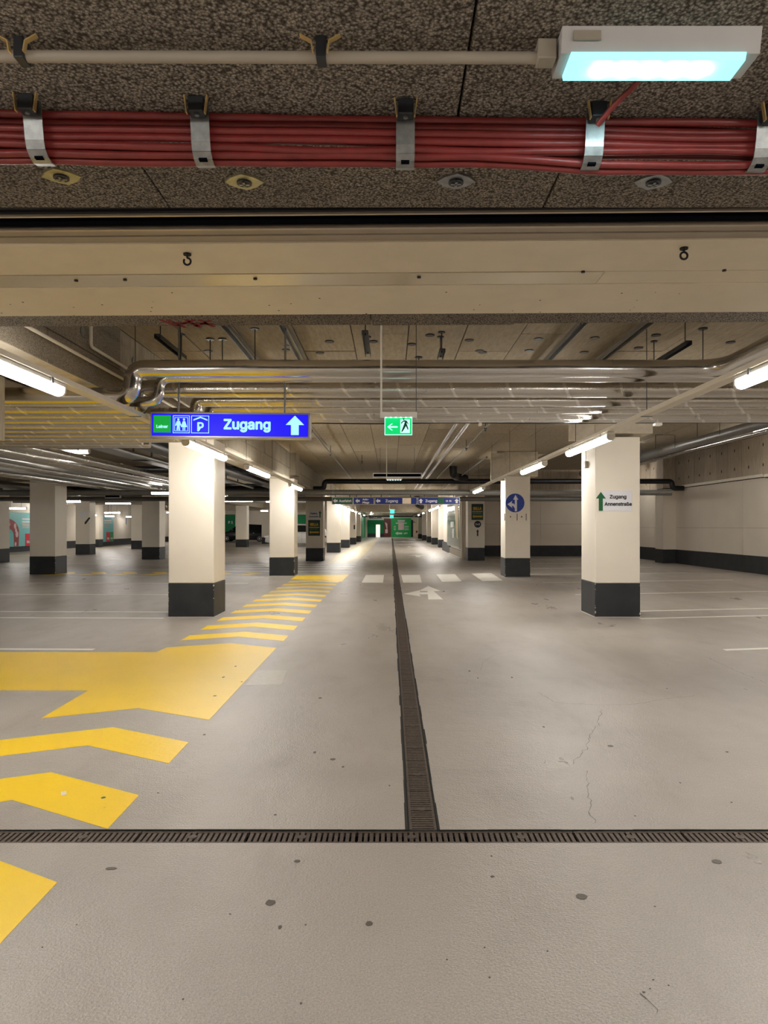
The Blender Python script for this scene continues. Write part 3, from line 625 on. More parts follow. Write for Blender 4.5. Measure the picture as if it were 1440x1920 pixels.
def lamp_proto(L, name='tube_light'):
    t = thing(name, 'x', 'light')
    m = MB(); m.bbox(-.05, .05, 0, L, -.04, -.004, .008); m.build('housing', 'white_plastic', t)
    prof = [(-.052, -.04), (-.05, -.075), (-.032, -.1), (0, -.108), (.032, -.1), (.05, -.075), (.052, -.04)]
    m = MB(); m.prism(prof, 'y', .03, L-.03); m.build('diffuser', 'tube_light', t)
    for a, b in ((0, .03), (L-.03, L)): m = MB(); m.prism([(x*1.02, z*1.02) for x, z in prof], 'y', a, b); m.build('end_cap', 'white_plastic', t)
    for yy in (.25, L-.25): m = MB(); m.box(-.06, .06, yy-.015, yy+.015, -.045, .004); m.build('clip', 'galvanised', t)
    return t
protos = {}
def lamp(x, y0, y1, z, label, group, rz=0):
    L = round(y1-y0, 1)
    if L not in protos: t = protos[L] = lamp_proto(L); t.location = (x, y0, z); t['label'] = label; t['group'] = group
    else: t = dup(protos[L], (x, y0, z), label, group)
    t.rotation_euler = (0, 0, rz); return t
LL = [(3.6, 5.6), (9.05, 11.15), (12.9, 15.1), (18.4, 20.6), (31.6, 34.4), (35, 37.8), (38.6, 41.4), (42.4, 45.2), (46.4, 49.2), (51, 53.8), (57, 59.8), (67, 69.8)]
for i, (a, b) in enumerate(LL): lamp(TX['left'], a*1.038, b*1.038, TZ-.004, '%s tube light from the camera under the left cable tray' % ORD[i], 'tube lights along the lane')
RL = [(3.6, 5.3), (8.45, 10.45), (12.1, 14.1), (20.1, 22.3), (38.3, 41.1), (42, 44.8), (45.6, 48.4), (55.5, 58.3), (65, 67.8)]
for i, (a, b) in enumerate(RL): lamp(TX['right'], a*1.038, b*1.038, TZ-.004, '%s tube light from the camera under the right cable tray' % ORD[i], 'tube lights along the lane')
def lampx(px0, px1, py, d, label):
    x0, x1 = sx(px0, d), sx(px1, d); z = sz(py, d); lamp(x1, 0, round(x1-x0, 1), z+.07, label, 'tube lights in the left bay', math.pi/2).location = (x1, d, z+.07)
for (a, b, c_, d, l) in ((8, 50, 953, 33, 'tube light above the turquoise billboard at the left edge'), (121, 153, 940, 29, 'tube light right of the large left bay pillar'), (284, 322, 925, 24, 'tube light just left of the large near pillar'),
                        (419, 475, 939, 33, 'long tube light between the first two left pillars'), (196, 226, 961.5, 48, 'tube light above the second turquoise billboard'), (197, 215, 968, 51, 'lower small tube light above the second billboard'),
                        (170, 182, 966, 50, 'small tube light beside the pillar with torn notices'), (236, 250, 969, 58, 'small tube light beside the blue display'), (489, 503, 958, 55, 'small tube light above the car rear')):
    lampx(a, b, c_, d, l)
def lamp_h(x, y, z, top, label, group, rz=math.pi/2, L=1.5):
    l = lamp(x, 0, L, z, label, group, rz); l.location = (x, y, z)
    return l
for i, (x, y) in enumerate(((-7, 6.6), (-14, 9.2), (-7, 16.5), (-15, 18), (-5.2, 38), (-15, 41), (-6.8, 49), (-15, 60), (-9, 66), (-11.6, 74), (-20.2, 44), (-20, 68), (-19.5, 33))):
    lamp_h(x, y, 3.3 if y < 20 else 2.9, ZL, '%s added tube light from the camera among the pipes of the left bays' % ORD[i], 'added tube lights over the left bays')  # extra lamps added to brighten the left bays, many tucked behind pillars
for i, (x, y, rz) in enumerate(((7.6, 13.5, math.pi/2), (8.35, 24.5, math.pi/2), (8.6, 5.5, 0), (8.6, 9.5, 0), (10.6, 15, 0), (10.6, 19.2, 0), (10.9, 32, math.pi/2))):
    lamp_h(x, y, 4.3, ZR, '%s added unseen tube light high over the right parking bays' % ORD[i], 'added tube lights over the right bays', rz)  # fill lamps out of view, added to brighten the right bay and wall
for i, (x, y) in enumerate(((-2.2, -1.2), (2.2, -1.0), (-2.2, -4.5), (2.4, -4.2), (-3.6, .3), (3.8, .3), (0, -2.2))):
    lamp_h(x, y, ZN, ZN, '%s unseen tube light behind the gateway' % ORD[i], 'tube lights behind the gateway', 0)  # unseen lamps behind the camera, some added to brighten the foreground floor
for i, (x, y) in enumerate(((-2.3, 81), (-2.3, 90), (2.7, 90), (.4, 96), (-1.2, 94))):
    lamp_h(x, y, 3.2, ZL, '%s tube light added to brighten the far end of the lane' % ORD[i], 'added tube lights at the end of the lane', math.pi/2 if i > 2 else 0)  # lamps added because the end of the lane came out too dark
for o_ in [o for o in COL.objects if o.name.startswith('tube_light') and o.parent is None]:
    g_ = o_.get('group', '')
    top = {'tube lights in the left bay': ZL, 'added tube lights over the left bays': ZL, 'added tube lights over the right bays': ZR+.02, 'added tube lights at the end of the lane': ZL}.get(g_)
    if top:
        L_ = max(c_.dimensions.y for c_ in o_.children)
        for q in (.25, L_-.25): m = MB(); m.tube([(0, q, -.005), (0, q, top-o_.location.z)], .006, 6); m.build('hanger', 'dark_steel', o_)

# ------------------------------------------------------------------ foreground: cables, clips, conduit, emergency light
cy = lambda x: .022*x
cab = [(1.895, 2.586), (1.9, 2.567), (1.895, 2.549), (1.9, 2.531), (1.905, 2.513), (1.915, 2.497), (1.935, 2.488), (1.92, 2.575), (1.925, 2.54), (1.93, 2.515)]
names = ['uppermost red cable of the bundle', 'second red cable of the bundle', 'third red cable of the bundle', 'fourth red cable of the bundle', 'fifth red cable of the bundle', 'sixth red cable of the bundle', 'lowermost red cable of the bundle']
for i, (y0, z0) in enumerate(cab):
    ph = random.uniform(0, 6); am = .006; pts = []
    for k in range(61):
        x = -2.2+k*4.4/60; am2 = am*abs(math.sin((x+.915)/.49*math.pi))
        sag = -.016*max(0, math.sin((x-.2)/1.0*math.pi)) if (i in (5, 6) and .2 < x < 1.2) else 0
        pts.append((x, y0+cy(x)+am2*math.sin(ph+x*3), z0+sag+(0 if i == 0 else am2*.8*math.cos(ph*2+x*2.3))))
    m = MB((0, y0, z0)); m.tube(pts, .0102, 10); o = m.build('red_cable', 'cable_red')
    tag(o, names[i]+' under the ceiling' if i < 7 else ['upper', 'middle', 'lower'][i-7]+' red cable at the back of the bundle', 'cable', 'red cables in the overhead bundle')
for i, px in enumerate((75, 380, 760, 1115, 1438)):
    x = sx(px, 1.88); yo = cy(x)
    t = thing('cable_clip', ('%s steel cable clip from the left around the red cables' % ['first', 'second', 'third', 'fourth', 'fifth'][i]), 'clip', (x, 1.88+yo, 2.5), 0, 'clips holding the red cables')
    m = MB(); prof = [(-.022, .1), (-.02, .07), (-.013, .035), (-.008, .008), (.0, -.012), (.016, -.024), (.036, -.03), (.058, -.026), (.07, -.012), (.074, .01)]
    for (p_, q_), (a_, b_) in zip(zip(prof, prof[1:]), [(-.0245, .0245)]*9): m.strip([p_, q_], 'x', a_, b_, .003)
    m.build('strap', 'galvanised', t)
    m = MB(); m.box(-.011, .011, .012, .024, -.0285, -.0225); m.build('slot', 'slot_black', t)
    m = MB(); m.bbox(-.02, .02, -.06, -.026, .06, .1, .003); m.build('bracket', 'dark_steel', t)
    for q in (-1, 1): m = MB(); m.strip([(q*.029, .1), (q*.023, .055)], 'y', -.062, -.05, .003); m.build('bracket_wing', 'brass', t)
    m = MB(); m.disc((0, -.045, .058), .006, 'z', .006, 8); m.build('screw', 'galvanised', t)
t = thing('conduit', 'grey plastic conduit running under the ceiling to the emergency light', 'conduit', (0, 1.61, 2.565))
m = MB(); m.tube([(-2.2, -.006, 0), (.345, .004, 0)], .0128, 14); m.build('pipe', 'conduit_grey', t)
for px in (42, 602):
    x = sx(px, 1.61); m = MB(); m.bbox(x-.01, x+.012, -.022, .018, -.014, .034, .002); m.build('saddle', 'dark_steel', t)
    for q in (-1, 1): m = MB(); m.strip([(x+q*.045, .032), (x+q*.02, .018), (x+q*.016, -.006)], 'y', -.03, -.018, .003); m.build('saddle_wing', 'brass', t)
m = MB(); m.bbox(.33, .372, -.02, .02, -.015, .03, .003); m.build('gland', 'conduit_grey', t)
t = thing('emergency_light', 'glowing white emergency light with five LEDs on the ceiling', 'light', (.592, 1.56, 2.6))
m = MB(); m.prism([(0, 0), (.012, -.053), (.10, -.053), (.12, 0)], 'x', -.215, .225); m.build('housing', 'lamp_grey', t)
m = MB(); m.prism([(.006, -.053), (.012, -.068), (.084, -.068), (.09, -.053)], 'x', -.194, .193); m.build('lens', 'emergency_lens', t)
for k in range(5): m = MB(); m.disc((-.115+k*.056, .048, -.0705), .019, 'z', .005, 18, rx=.019); m.build('led_spot', 'led', t)
m = MB(); m.box(-.19, -.13, -.001, .004, -.03, -.01); m.build('rating_label', 'conduit_grey', t)
m = MB((0.6, 1.7, 2.58)); m.tube([(.585, 1.62, 2.578), (.6, 1.7, 2.57), (.56, 1.77, 2.555), (.53, 1.82, 2.53)], .007, 8, .05); tag(m.build('red_cable', 'cable_red'), 'thin red cable dropping from the emergency light to the bundle', 'cable')

# ------------------------------------------------------------------ hanging signs
ds = 7.75
t = thing('lightbox_sign', 'lit blue hanging sign reading Zugang with upward arrow', 'sign', (sx(434, ds), ds, sz(823, ds)))
t.rotation_euler = (0, math.radians(.45), 0)
W, H = 1.735, .28
m = MB(); m.bbox(-W/2, W/2, -.07, .07, 0, H, .006); m.build('case', 'alu', t)
m = MB(); m.box(-W/2+.02, W/2-.025, -.0735, -.069, .02, H-.02); m.build('blue_face', 'lit_blue', t)
X = lambda px: (px-434)*ds/FPX
m = MB(); m.box(X(292), X(324), -.077, -.073, .055, .24); gp = m.build('green_field', 'lit_green', t); text('lettering', 'Leiner', .062, 'lit_text', gp, ((X(292)+X(324))/2, -.079, .12), .0015)
def frame_(x0, x1, z0, z1, w_): m = MB(); m.box(x0, x1, -.077, -.073, z0, z0+w_).box(x0, x1, -.077, -.073, z1-w_, z1).box(x0, x0+w_, -.077, -.073, z0, z1).box(x1-w_, x1, -.077, -.073, z0, z1); return m
o = frame_(X(328), X(359), .05, .24, .006).build('pictogram_frame', 'lit_text', t); frame_(X(331), X(356), .07, .22, .005).build('inner_frame', 'lit_text', o)
for q, sk in ((X(338), 0), (X(348.5), 1)):
    m = MB(); m.disc((q, -.075, .197), .012, 'y', .004, 10)
    if sk: m.prism([(q-.012, .18), (q+.012, .18), (q+.034, .115), (q-.034, .115)], 'y', -.077, -.073).box(q-.014, q-.004, -.077, -.073, .08, .115).box(q+.004, q+.014, -.077, -.073, .08, .115)
    else: m.prism([(q-.016, .182), (q+.016, .182), (q+.034, .13), (q+.02, .13), (q+.012, .15), (q+.02, .08), (q+.004, .08), (q, .12), (q-.004, .08), (q-.02, .08), (q-.012, .15), (q-.02, .13), (q-.034, .13)], 'y', -.077, -.073)
    m.build('figure', 'lit_text', o)
o = frame_(X(362), X(395), .05, .24, .006).build('pictogram_frame', 'lit_text', t); text('lettering', 'P', .178, 'lit_text', o, (X(379), -.077, .12), .004)
m = MB(); m.prism([(X(366), .185), (X(379), .215), (X(392), .185), (X(392), .2), (X(379), .23), (X(366), .2)], 'y', -.077, -.073); m.build('roof_mark', 'lit_text', o)
text('lettering', 'Zugang', .2, 'lit_text', t, (X(466), -.077, .15), .0065, sx=1.03)
m = MB(); m.prism(arrow_pts(X(554.5), .143, .21, .2, 'up', .42, .48), 'y', -.077, -.073); m.build('arrow', 'lit_text', t)
for q in (.58, -.58): m = MB(); m.tube([(q, 0, H), (q, 0, ZL-sz(823, ds))], .011, 8); m.build('hanger', 'galvanised', t)
def exit_sign(px0, px1, py0, py1, d, label, near=True):
    x0, x1 = sx(px0, d), sx(px1, d); z0, z1 = sz(py1, d), sz(py0, d); cx = (x0+x1)/2; W = x1-x0; H = z1-z0
    t = thing('exit_sign', label, 'sign', (cx, d, z0), 0, 'exit signs over the lane')
    m = MB(); m.bbox(-W/2, W/2, -.008, .008, 0, H, .002); m.build('panel', 'exit_white' if near else 'exit_far', t)
    m = MB(); m.bbox(-W*.66, W*.66, -.035, .035, H, H+W*.19, .004); m.build('housing', 'white_plastic', t)
    if near:
        m = MB(); m.box(-W/2+.006, W/2-.006, -.0105, -.008, .006, H-.004); m.build('green_field', 'exit_green', t)
        m = MB(); m.box(W*.07, W*.41, -.013, -.0105, .02, H-.018); dd = m.build('doorway', 'exit_white', t)
        m = MB(); m.prism([(W*.10, .1), (W*.17, .125), (W*.235, .125), (W*.16, .07), (W*.10, .03), (W*.14, .03), (W*.22, .06), (W*.27, .085), (W*.34, .045), (W*.36, .06), (W*.29, .11), (W*.31, .115), (W*.35, .095), (W*.36, .105), (W*.3, .135), (W*.2, .14), (W*.1, .12)], 'y', -.0155, -.013).disc((W*.19, -.0142, .15), .008, 'y', .0025, 10); m.build('running_figure', 'green_sign', dd)
        m = MB(); y_ = H*.46; a = W*.07
        m.prism([(-W*.4, y_), (-W*.25, y_+a*1.7), (-W*.2, y_+a*1.7), (-W*.32, y_+a*.35), (-W*.03, y_+a*.35), (-W*.03, y_-a*.35), (-W*.32, y_-a*.35), (-W*.2, y_-a*1.7), (-W*.25, y_-a*1.7)], 'y', -.0135, -.0105); m.build('arrow', 'exit_white', t)
        for k in range(6): m = MB(); m.disc((-W*.45+k*W*.18, -.02, H-.001), .008, 'z', .005, 8); m.build('led_spot', 'led_small', t)
    top = ZL-z0
    m = MB(); m.tube([(-W*.62, 0, H+W*.15), (-W*.62, 0, top)], .009 if near else .012, 8); m.build('rod', 'white_plastic', t)
    m = MB(); m.tube([(W*.64, 0, H+W*.15), (W*.64, 0, top)], .003, 6); m.build('wire', 'dark_steel', t)
exit_sign(721, 773, 783, 816, 6.7, 'lit green exit sign with left arrow hanging over the lane')
exit_sign(731.5, 739.5, 956, 963, 45, 'far turquoise exit sign above the green billboard, upper of two', False)
exit_sign(731, 738, 966, 971.5, 60, 'farthest turquoise exit sign just over the green billboard', False)
t = thing('lane_lamp', 'small white LED emergency lamp hanging below the black display frame', 'light', (sx(739, 18), 18, sz(902, 18)))
m = MB(); m.bbox(-.2, .2, -.05, .05, .03, .1, .006); m.build('housing', 'white_plastic', t)
for k in range(6): m = MB(); m.disc((-.16+k*.064, 0, .025), .014, 'z', .012, 10); m.build('led_spot', 'led_small', t)
m = MB(); m.tube([(-.19, 0, .1), (-.19, 0, ZL-sz(902, 18))], .01, 8); m.build('rod', 'white_plastic', t)
def display(x0, x1, d, z0, z1, label, tilt=0):
    t = thing('hanging_display', label, 'display', ((x0+x1)/2, d, z0), tilt); W = x1-x0; H = z1-z0
    m = MB(); m.bbox(-W/2, W/2, -.04, .04, 0, H, .005); m.build('frame', 'sign_white', t); m = MB(); m.box(-W/2+.025, W/2-.025, -.045, -.041, .025, H-.025); m.build('screen', 'slot_black', t)
    for q in (-W*.35, W*.35): m = MB(); m.tube([(q, 0, H), (q, 0, ZL-z0)], .004, 6); m.build('wire', 'dark_steel', t)
display(sx(699, 20), sx(791, 20), 20, sz(895.5, 20), sz(887, 20), 'long black display panel in a white frame above the lane')
display(sx(196, 25), sx(228, 25), 25, sz(934, 25), sz(925, 25), 'small black display panel in white frame over the left bay', math.radians(-12))
t = board('wall_display', 'dark blue display with lit edge on the far left wall', 'display', sx(229, 59), sx(237, 59), 59, sz(983, 59), sz(968, 59), 'blue_sign', .1)
# overhead direction boards across the lane
dg = 24.0; zb, zt = sz(946, dg), sz(932.5, dg)
def dboard(px0, px1, mat, label, items):
    x0, x1 = sx(px0, dg), sx(px1, dg); t = thing('direction_board', label, 'sign', ((x0+x1)/2, dg, zb), 0, 'direction boards across the lane'); W = x1-x0; H = zt-zb
    m = MB(); m.bbox(-W/2, W/2, -.04, .04, 0, H, .004); m.build('frame', 'alu', t); m = MB(); m.box(-W/2+.012, W/2-.012, -.044, -.04, .012, H-.012); m.build('face', mat, t)
    for q in (-W*.35, W*.35): m = MB(); m.box(q-.01, q+.01, -.01, .01, H, H+.085); m.build('bracket', 'dark_steel', t)
    c0 = (px0+px1)/2
    for it in items:
        x = (it[1]-c0)*dg/FPX
        if it[0] == 'a': m = MB(); m.prism(arrow_pts(x, H/2, .15, .15, it[2], .45, .5), 'y', -.049, -.045); m.build('arrow', 'sign_white', t)
        elif it[0] == 'p': m = MB(); m.box(x-it[2]/2, x+it[2]/2, -.047, -.044, H*.1, H*.9); m.build('field', it[3], t)
        else: text('lettering', it[2], it[3], 'sign_white', t, (x, -.049, H/2+(it[4] if len(it) > 4 else 0)), .004)
dboard(622.5, 662, 'green_sign', 'green direction board reading Ausfahrt, first of four', [('a', 629, 'left'), ('t', 647.5, 'Ausfahrt', .15)])
dboard(662.5, 701.5, 'blue_sign', 'blue direction board reading Auto-Pflege, second of four', [('a', 670.5, 'left'), ('t', 686, 'Auto-', .11, .05), ('t', 686, 'Pflege', .11, -.055)])
dboard(703, 781.5, 'blue_sign', 'blue direction board reading Zugang with pale label, third of four', [('a', 709, 'left'), ('t', 734.5, 'Zugang', .17), ('p', 762.5, .29, 'pale_panel')])
dboard(783.5, 862, 'blue_sign', 'blue and green direction board with two upward arrows, last of four', [('p', 826.5, .2, 'green_sign'), ('a', 789, 'up'), ('t', 808.5, 'Zugang', .16), ('a', 856, 'up'), ('t', 841, '11  21', .09)])
t = thing('far_board', 'dark overhead sign board at the far end left of the billboard', 'sign', (-2.1, 96, 2.55)); m = MB(); m.bbox(-.85, .85, -.04, .04, 0, .3, .01); m.build('board', 'ink', t); text('lettering', 'P   >>', .2, 'sign_white', t, (0, -.05, .15), .005)
m = MB(); m.tube([(-.7, 0, .3), (-.7, 0, ZL-2.55)], .01, 6).tube([(.7, 0, .3), (.7, 0, ZL-2.55)], .01, 6); m.build('hanger', 'dark_steel', t)
# billboards
t = thing('green_billboard', 'bright green billboard with white lettering and left arrow', 'billboard', (1.45, 99.8, 0)); 
m = MB(); m.bbox(-1.4, 1.4, -.05, .05, .0, 2.65, .01); m.build('board', 'billboard_green', t)
text('lettering', 'ZUGANG', .42, 'sign_white', t, (0, -.06, 2.28), .02, sx=.8); text('lettering', 'ANNENPASSAGE', .27, 'sign_white', t, (0, -.06, 1.95), .012)
m = MB(); m.box(-.42, .38, -.08, -.06, 1.0, 2.1); m.build('pink_rectangle', 'pale_pink', t)  # pale pink rectangle over the middle of the board
for z in (1.5, 1.27, 1.05):
    m = MB(); m.box(-1.05, -.75, -.07, -.055, z-.04, z+.04).box(.45, 1.05, -.07, -.055, z-.04, z+.04); m.build('text_line', 'sign_white', t)
psec(t, 'sign_white', 'arrow', arrow_pts(-.35, .52, 1.0, .5, 'left', .45, .36), -.055); text('lettering', 'LIFT', .34, 'sign_white', t, (.62, -.06, .52), .02)
t = thing('brown_poster', 'tall brown photographic poster left of the green billboard', 'poster', (-.5, 99.8, 0)); m = MB(); m.bbox(-.48, .48, -.04, .04, .0, 2.6, .01); m.build('board', 'brown_print', t)
m = MB(); m.box(-.3, .05, -.06, -.04, .55, 1.1).prism([(-.1, 1.1), (.0, 1.1), (0, 1.9), (-.35, 2.1)], 'y', -.06, -.04); m.build('pale_print', 'pale_pink', t)
def turq(y0, label):
    t = thing('turquoise_billboard', label, 'billboard', (WL+.07, y0, .32), 0, 'turquoise billboards on the left wall'); L, H = 3.8, 2.0
    m = MB(); m.bbox(-.03, .03, 0, L, 0, H, .01); m.build('board', 'turquoise', t)
    ring = []
    for k in range(17): a = math.pi*(1-k/16); ring.append((.35+math.cos(a)*1.3, .85+math.sin(a)*.78))
    inner = [(.35+math.cos(math.pi*k/16)*.72, .65+math.sin(math.pi*k/16)*.42) for k in range(17)]
    m = MB(); m.prism([(.02, .62)]+[(max(.02, y), z) for y, z in ring]+[(1.6, .02), (1.1, .02)]+[(max(.1, y), z) for y, z in inner]+[(.1, .62)], 'x', .03, .036); m.build('red_arc', 'crimson', t)
    for (a, b, r1) in ((1.2, 1.2, .17), (1.4, .72, .19), (1.3, .95, .13), (1.25, .15, .13), (.6, 1.3, .1)): m = MB(); m.disc((.038, a, b), r1, 'x', .004, 10, rx=r1*.8); m.build('pale_patch', 'pale_pink', t)
    for k, (z, w_) in enumerate(((1.62, 1.8), (1.45, 1.9), (1.28, 1.3), (1.13, 1.2))): m = MB(); m.box(.03, .036, 1.98, 1.98+w_*.75, z-.05, z+.05); m.build('text_line', 'sign_white' if k < 2 else 'alu', t)
    m = MB(); m.box(.03, .04, 2.35, 3.05, .0, .75); q = m.build('red_field', 'poster_red', t); text('lettering', 'kika', .3, 'sign_white', q, (.045, 2.7, .26), .01, face='x')
    m = MB(); m.box(.03, .04, 3.05, 3.75, .0, .75); q = m.build('green_field', 'leaf_green', t); text('lettering', 'Leiner', .22, 'sign_white', q, (.045, 3.4, .26), .01, face='x')
turq(40.15, 'turquoise billboard with red arc at the left edge, behind the pillar'); turq(52.25, 'farther turquoise billboard with red and green squares')

# ------------------------------------------------------------------ pipes
def pipe(name, label, path, r, mat, fillet=0, group=None, seg=18, bands=0, bandmat=None):
    o = Vector(path[0]); t = thing(name, label, 'pipe', o, 0, group)
    m = MB(o); m.tube(path, r, seg, fillet); m.build('pipe_run', mat, t)
    if bands:
        A, B = max(zip(path, path[1:]), key=lambda ab: (Vector(ab[0])-Vector(ab[1])).length); A, B = Vector(A), Vector(B); L = (B-A).length; n = int(L/bands); u = (B-A)/L
        for k in range(1, n):
            c = A+u*k*bands+u*random.uniform(-.15, .15); 
            m = MB(o); m.tube([c-u*.012, c+u*.012], r*1.025, seg); m.build('joint_band', bandmat or mat, t)
    return t
XE = -2.8
pipe('metal_clad_pipe', 'polished metal-clad pipe crossing the lane, nearest the header', [(3.35, 4.1, 3.1), (3.35, 7.2, 3.1), (-2.62, 7.2, 3.1), (-2.62, 7.2, 2.82), (-7.5, 7.2, 2.82)], .088, 'sheet_metal', .3, 'lagged pipes crossing the lane', 24, 1.2)
pipe('metal_clad_pipe', 'second thinner polished pipe tucked behind the first', [(3.72, 4.1, 3.08), (3.72, 7.52, 3.08), (-2.45, 7.52, 3.08), (-2.45, 7.52, 2.82), (-9, 7.52, 2.82)], .055, 'sheet_metal', .25, 'lagged pipes crossing the lane', 20, 1.4)
for i, (y, z, r, xe, z2, y2) in enumerate(((7.95, 3.04, .098, XE, 2.84, 7.95), (8.4, 2.99, .075, -2.3, 2.83, 8.4), (8.85, 2.98, .075, -2.25, 2.83, 8.85), (9.32, 2.98, .08, -2.2, 2.83, 9.32), (9.75, 2.985, .06, -2.4, 2.82, 9.75))):
    pipe('foil_pipe', '%s wrinkled foil-lagged pipe crossing the lane, counted from the header' % ['first', 'second', 'third', 'fourth', 'fifth'][i], [(11.3 if i else 6.2, y, z), (xe, y, z), (xe, y, z2), (-21, y, z2)], r, 'foil', .22, 'lagged pipes crossing the lane', 22, .8 if i else 1.1, 'foil')
for i, (y, r) in enumerate(((10.2, .055), (10.6, .06), (11.0, .05), (11.35, .06))):
    pipe('foil_pipe', '%s low foil pipe passing under the left beam' % ['nearest', 'second', 'third', 'farthest'][i], [(-2.95, y, 3.2), (-2.95, y, 2.81), (-21, y, 2.81)] if i < 2 else [(-3.85, y, 2.81), (-21, y, 2.81)], r, 'foil', .15, 'low foil pipes in the left bay', 16)
m = MB((0, 10.1, 2.9)); m.tube([(-2, 10.1, 2.975), (-.2, 10.1, 2.96), (.9, 10.1, 2.975), (2.2, 10.1, 2.965), (4.4, 10.1, 2.98), (7.5, 10.1, 2.97)], .009, 8, .1); tag(m.build('black_cable', 'cable_black'), 'thin black cable strung across the lane below the foil pipes', 'cable')
for (a, b, c_) in ((1233, 783, 0), (900, 788, 1)):
    m = MB((sx(a, 10.05), 10.05, 2.92)); m.bbox(sx(a, 10.05)-.05*(1-.6*c_), sx(a, 10.05)+.05*(1-.6*c_), 10.0, 10.1, 2.925, 2.962, .004); tag(m.build('junction_box', 'white_plastic'), 'white junction box on the black cable, right of the pillar' if not c_ else 'tiny white cable clip on the black cable over the lane', 'box')
for i, (px, y, y1) in enumerate(((478, 7.95, 3.14), (1318, 7.95, 3.13), (338, 7.2, 3.19), (536, 8.9, 3.05), (394, 8.4, 3.06), (417, 8.4, 3.06), (785, 9.3, 3.05))):
    x = sx(px, y); o = (x, y, ZL); t = thing('pipe_hanger', ['threaded hanger rod left of the lane centre holding the foil pipe', 'threaded hanger rod near the right pipe bend', 'hanger rod beside the left pipe bend', 'hanger rod above the lit blue sign', 'short hanger rod left of the foil pipe support', 'second short hanger rod beside it', 'thin hanger rod right of the exit sign'][i], 'hanger', o, 0, 'pipe hanger rods')
    m = MB(o); m.tube([(x, y, ZL), (x, y, y1)], .006, 6); m.build('rod', 'dark_steel', t); m = MB(o); m.disc((x, y, ZL-.008), .05, 'z', .012, 12); m.build('plate', 'dark_steel', t)
for i, (x, z, y0, y1, mt, lab) in enumerate(((-2.42, 3.45, 7.35, 8.3, 'dark_steel', 'dark slotted strut left under the ceiling'), (-1.75, 3.6, 7.3, 10.2, 'galvanised', 'steel channel running away above the foil pipes, left'), (-1.15, 3.62, 7.3, 9.8, 'galvanised', 'second steel channel left of the lane centre'), (-.27, 3.5, 7.4, 8.4, 'dark_steel', 'short dark strut near the lane centre'),
                                                   (.58, 3.46, 8.0, 8.4, 'dark_steel', 'small dark bracket above the pipes, right of the centre'), (1.98, 3.58, 7.3, 10.6, 'galvanised', 'steel channel running away right of the centre'), (2.68, 3.6, 7.3, 10.8, 'grey_pipe', 'grey square duct running away on the right'), (3.15, 3.42, 7.5, 8.6, 'dark_steel', 'dark slotted strut near the right pipe bend'))):
    wd = .03 if mt == 'dark_steel' else .035
    t = thing('strut', lab, 'strut', (x, y0, z), 0, 'struts under the ceiling')
    m = MB(); m.strip([(-wd, 0), (-wd, wd*1.4), (wd, wd*1.4), (wd, 0)], 'y', 0, y1-y0, .006); m.build('channel', mt, t)
    for q in (.1, y1-y0-.1): m = MB(); m.tube([(0, q, .02), (0, q, ZL-z)], .006, 6).disc((0, q, ZL-z-.006), .04, 'z', .01, 10); m.build('rod', 'dark_steel', t)
# pipes running away under the lane ceiling
CL = ['nearer one on the left conduit', 'farther one on the left conduit', 'nearer one on the right conduit', 'farther one on the right conduit', 'by itself near the lane centre', 'by itself far along the left side', 'beside the left beam', 'just behind the foil pipes on the left']
for i, (x, z, r, mt, y0, y1, lab) in enumerate(((1.27, 3.52, .04, 'foil', 10.5, 46, 'left one of two foil pipes running away under the ceiling'), (1.5, 3.52, .045, 'foil', 10.5, 46, 'right one of two foil pipes running away under the ceiling'), (-1.66, 3.5, .02, 'grey_pipe', 9.9, 40, 'thin grey conduit under the ceiling, left of the lane'), (1.93, 3.52, .018, 'grey_pipe', 10.6, 40, 'thin conduit under the ceiling, right of the foil pair'), (2.7, 3.45, .03, 'grey_pipe', 20, 40, 'grey pipe near the right pillars'))):
    pipe('ceiling_pipe', lab, [(x, y0, z), (x, y1, z)], r, mt, 0, 'pipes running away under the lane ceiling', 12)
for (x, y) in ((-1.66, 14.8), (-1.66, 19.5), (1.93, 14.5), (1.93, 18.2), (.2, 12), (-.9, 22), (-2.4, 12.6), (-2.3, 9.8)):
    o = (x, y, 3.48); m = MB(o); m.tube([(x, y, ZL), (x, y, 3.5)], .008, 6).disc((x, y, 3.5), .03, 'z', .03, 10).disc((x, y, 3.46), .016, 'z', .03, 8); tag(m.build('ceiling_clip', 'dark_steel'), 'small dark pipe clip under the lane ceiling, '+CL.pop(0), 'clip', 'small clips under the lane ceiling')
pipe('black_pipe', 'long black pipe crossing the lane and stepping down at both ends', [(-18, 27.9, 2.98), (-2.62, 27.9, 2.98), (-2.62, 27.9, 3.27), (11.05, 27.9, 3.27), (11.05, 27.9, 3.0), (11.5, 27.9, 3.0)], .1, 'black_pipe', .14, None, 16, 4.2, 'black_pipe')
pipe('grey_pipe', 'long grey pipe crossing just above the direction boards', [(-20, 24.05, 2.645), (9.5, 24.05, 2.645)], .095, 'grey_pipe', 0, None, 18, 4.5, 'galvanised')
pipe('grey_pipe', 'second grey pipe crossing behind the direction boards', [(-20, 29.0, 2.62), (9.8, 29.0, 2.62)], .09, 'grey_pipe', 0, None, 16)
pipe('black_pipe', 'large black pipe sloping away behind the big left pillar', [(-4.35, 11.6, 2.98), (-4.35, 27.6, 2.98)], .13, 'black_pipe', 0, None, 18, 2.4)
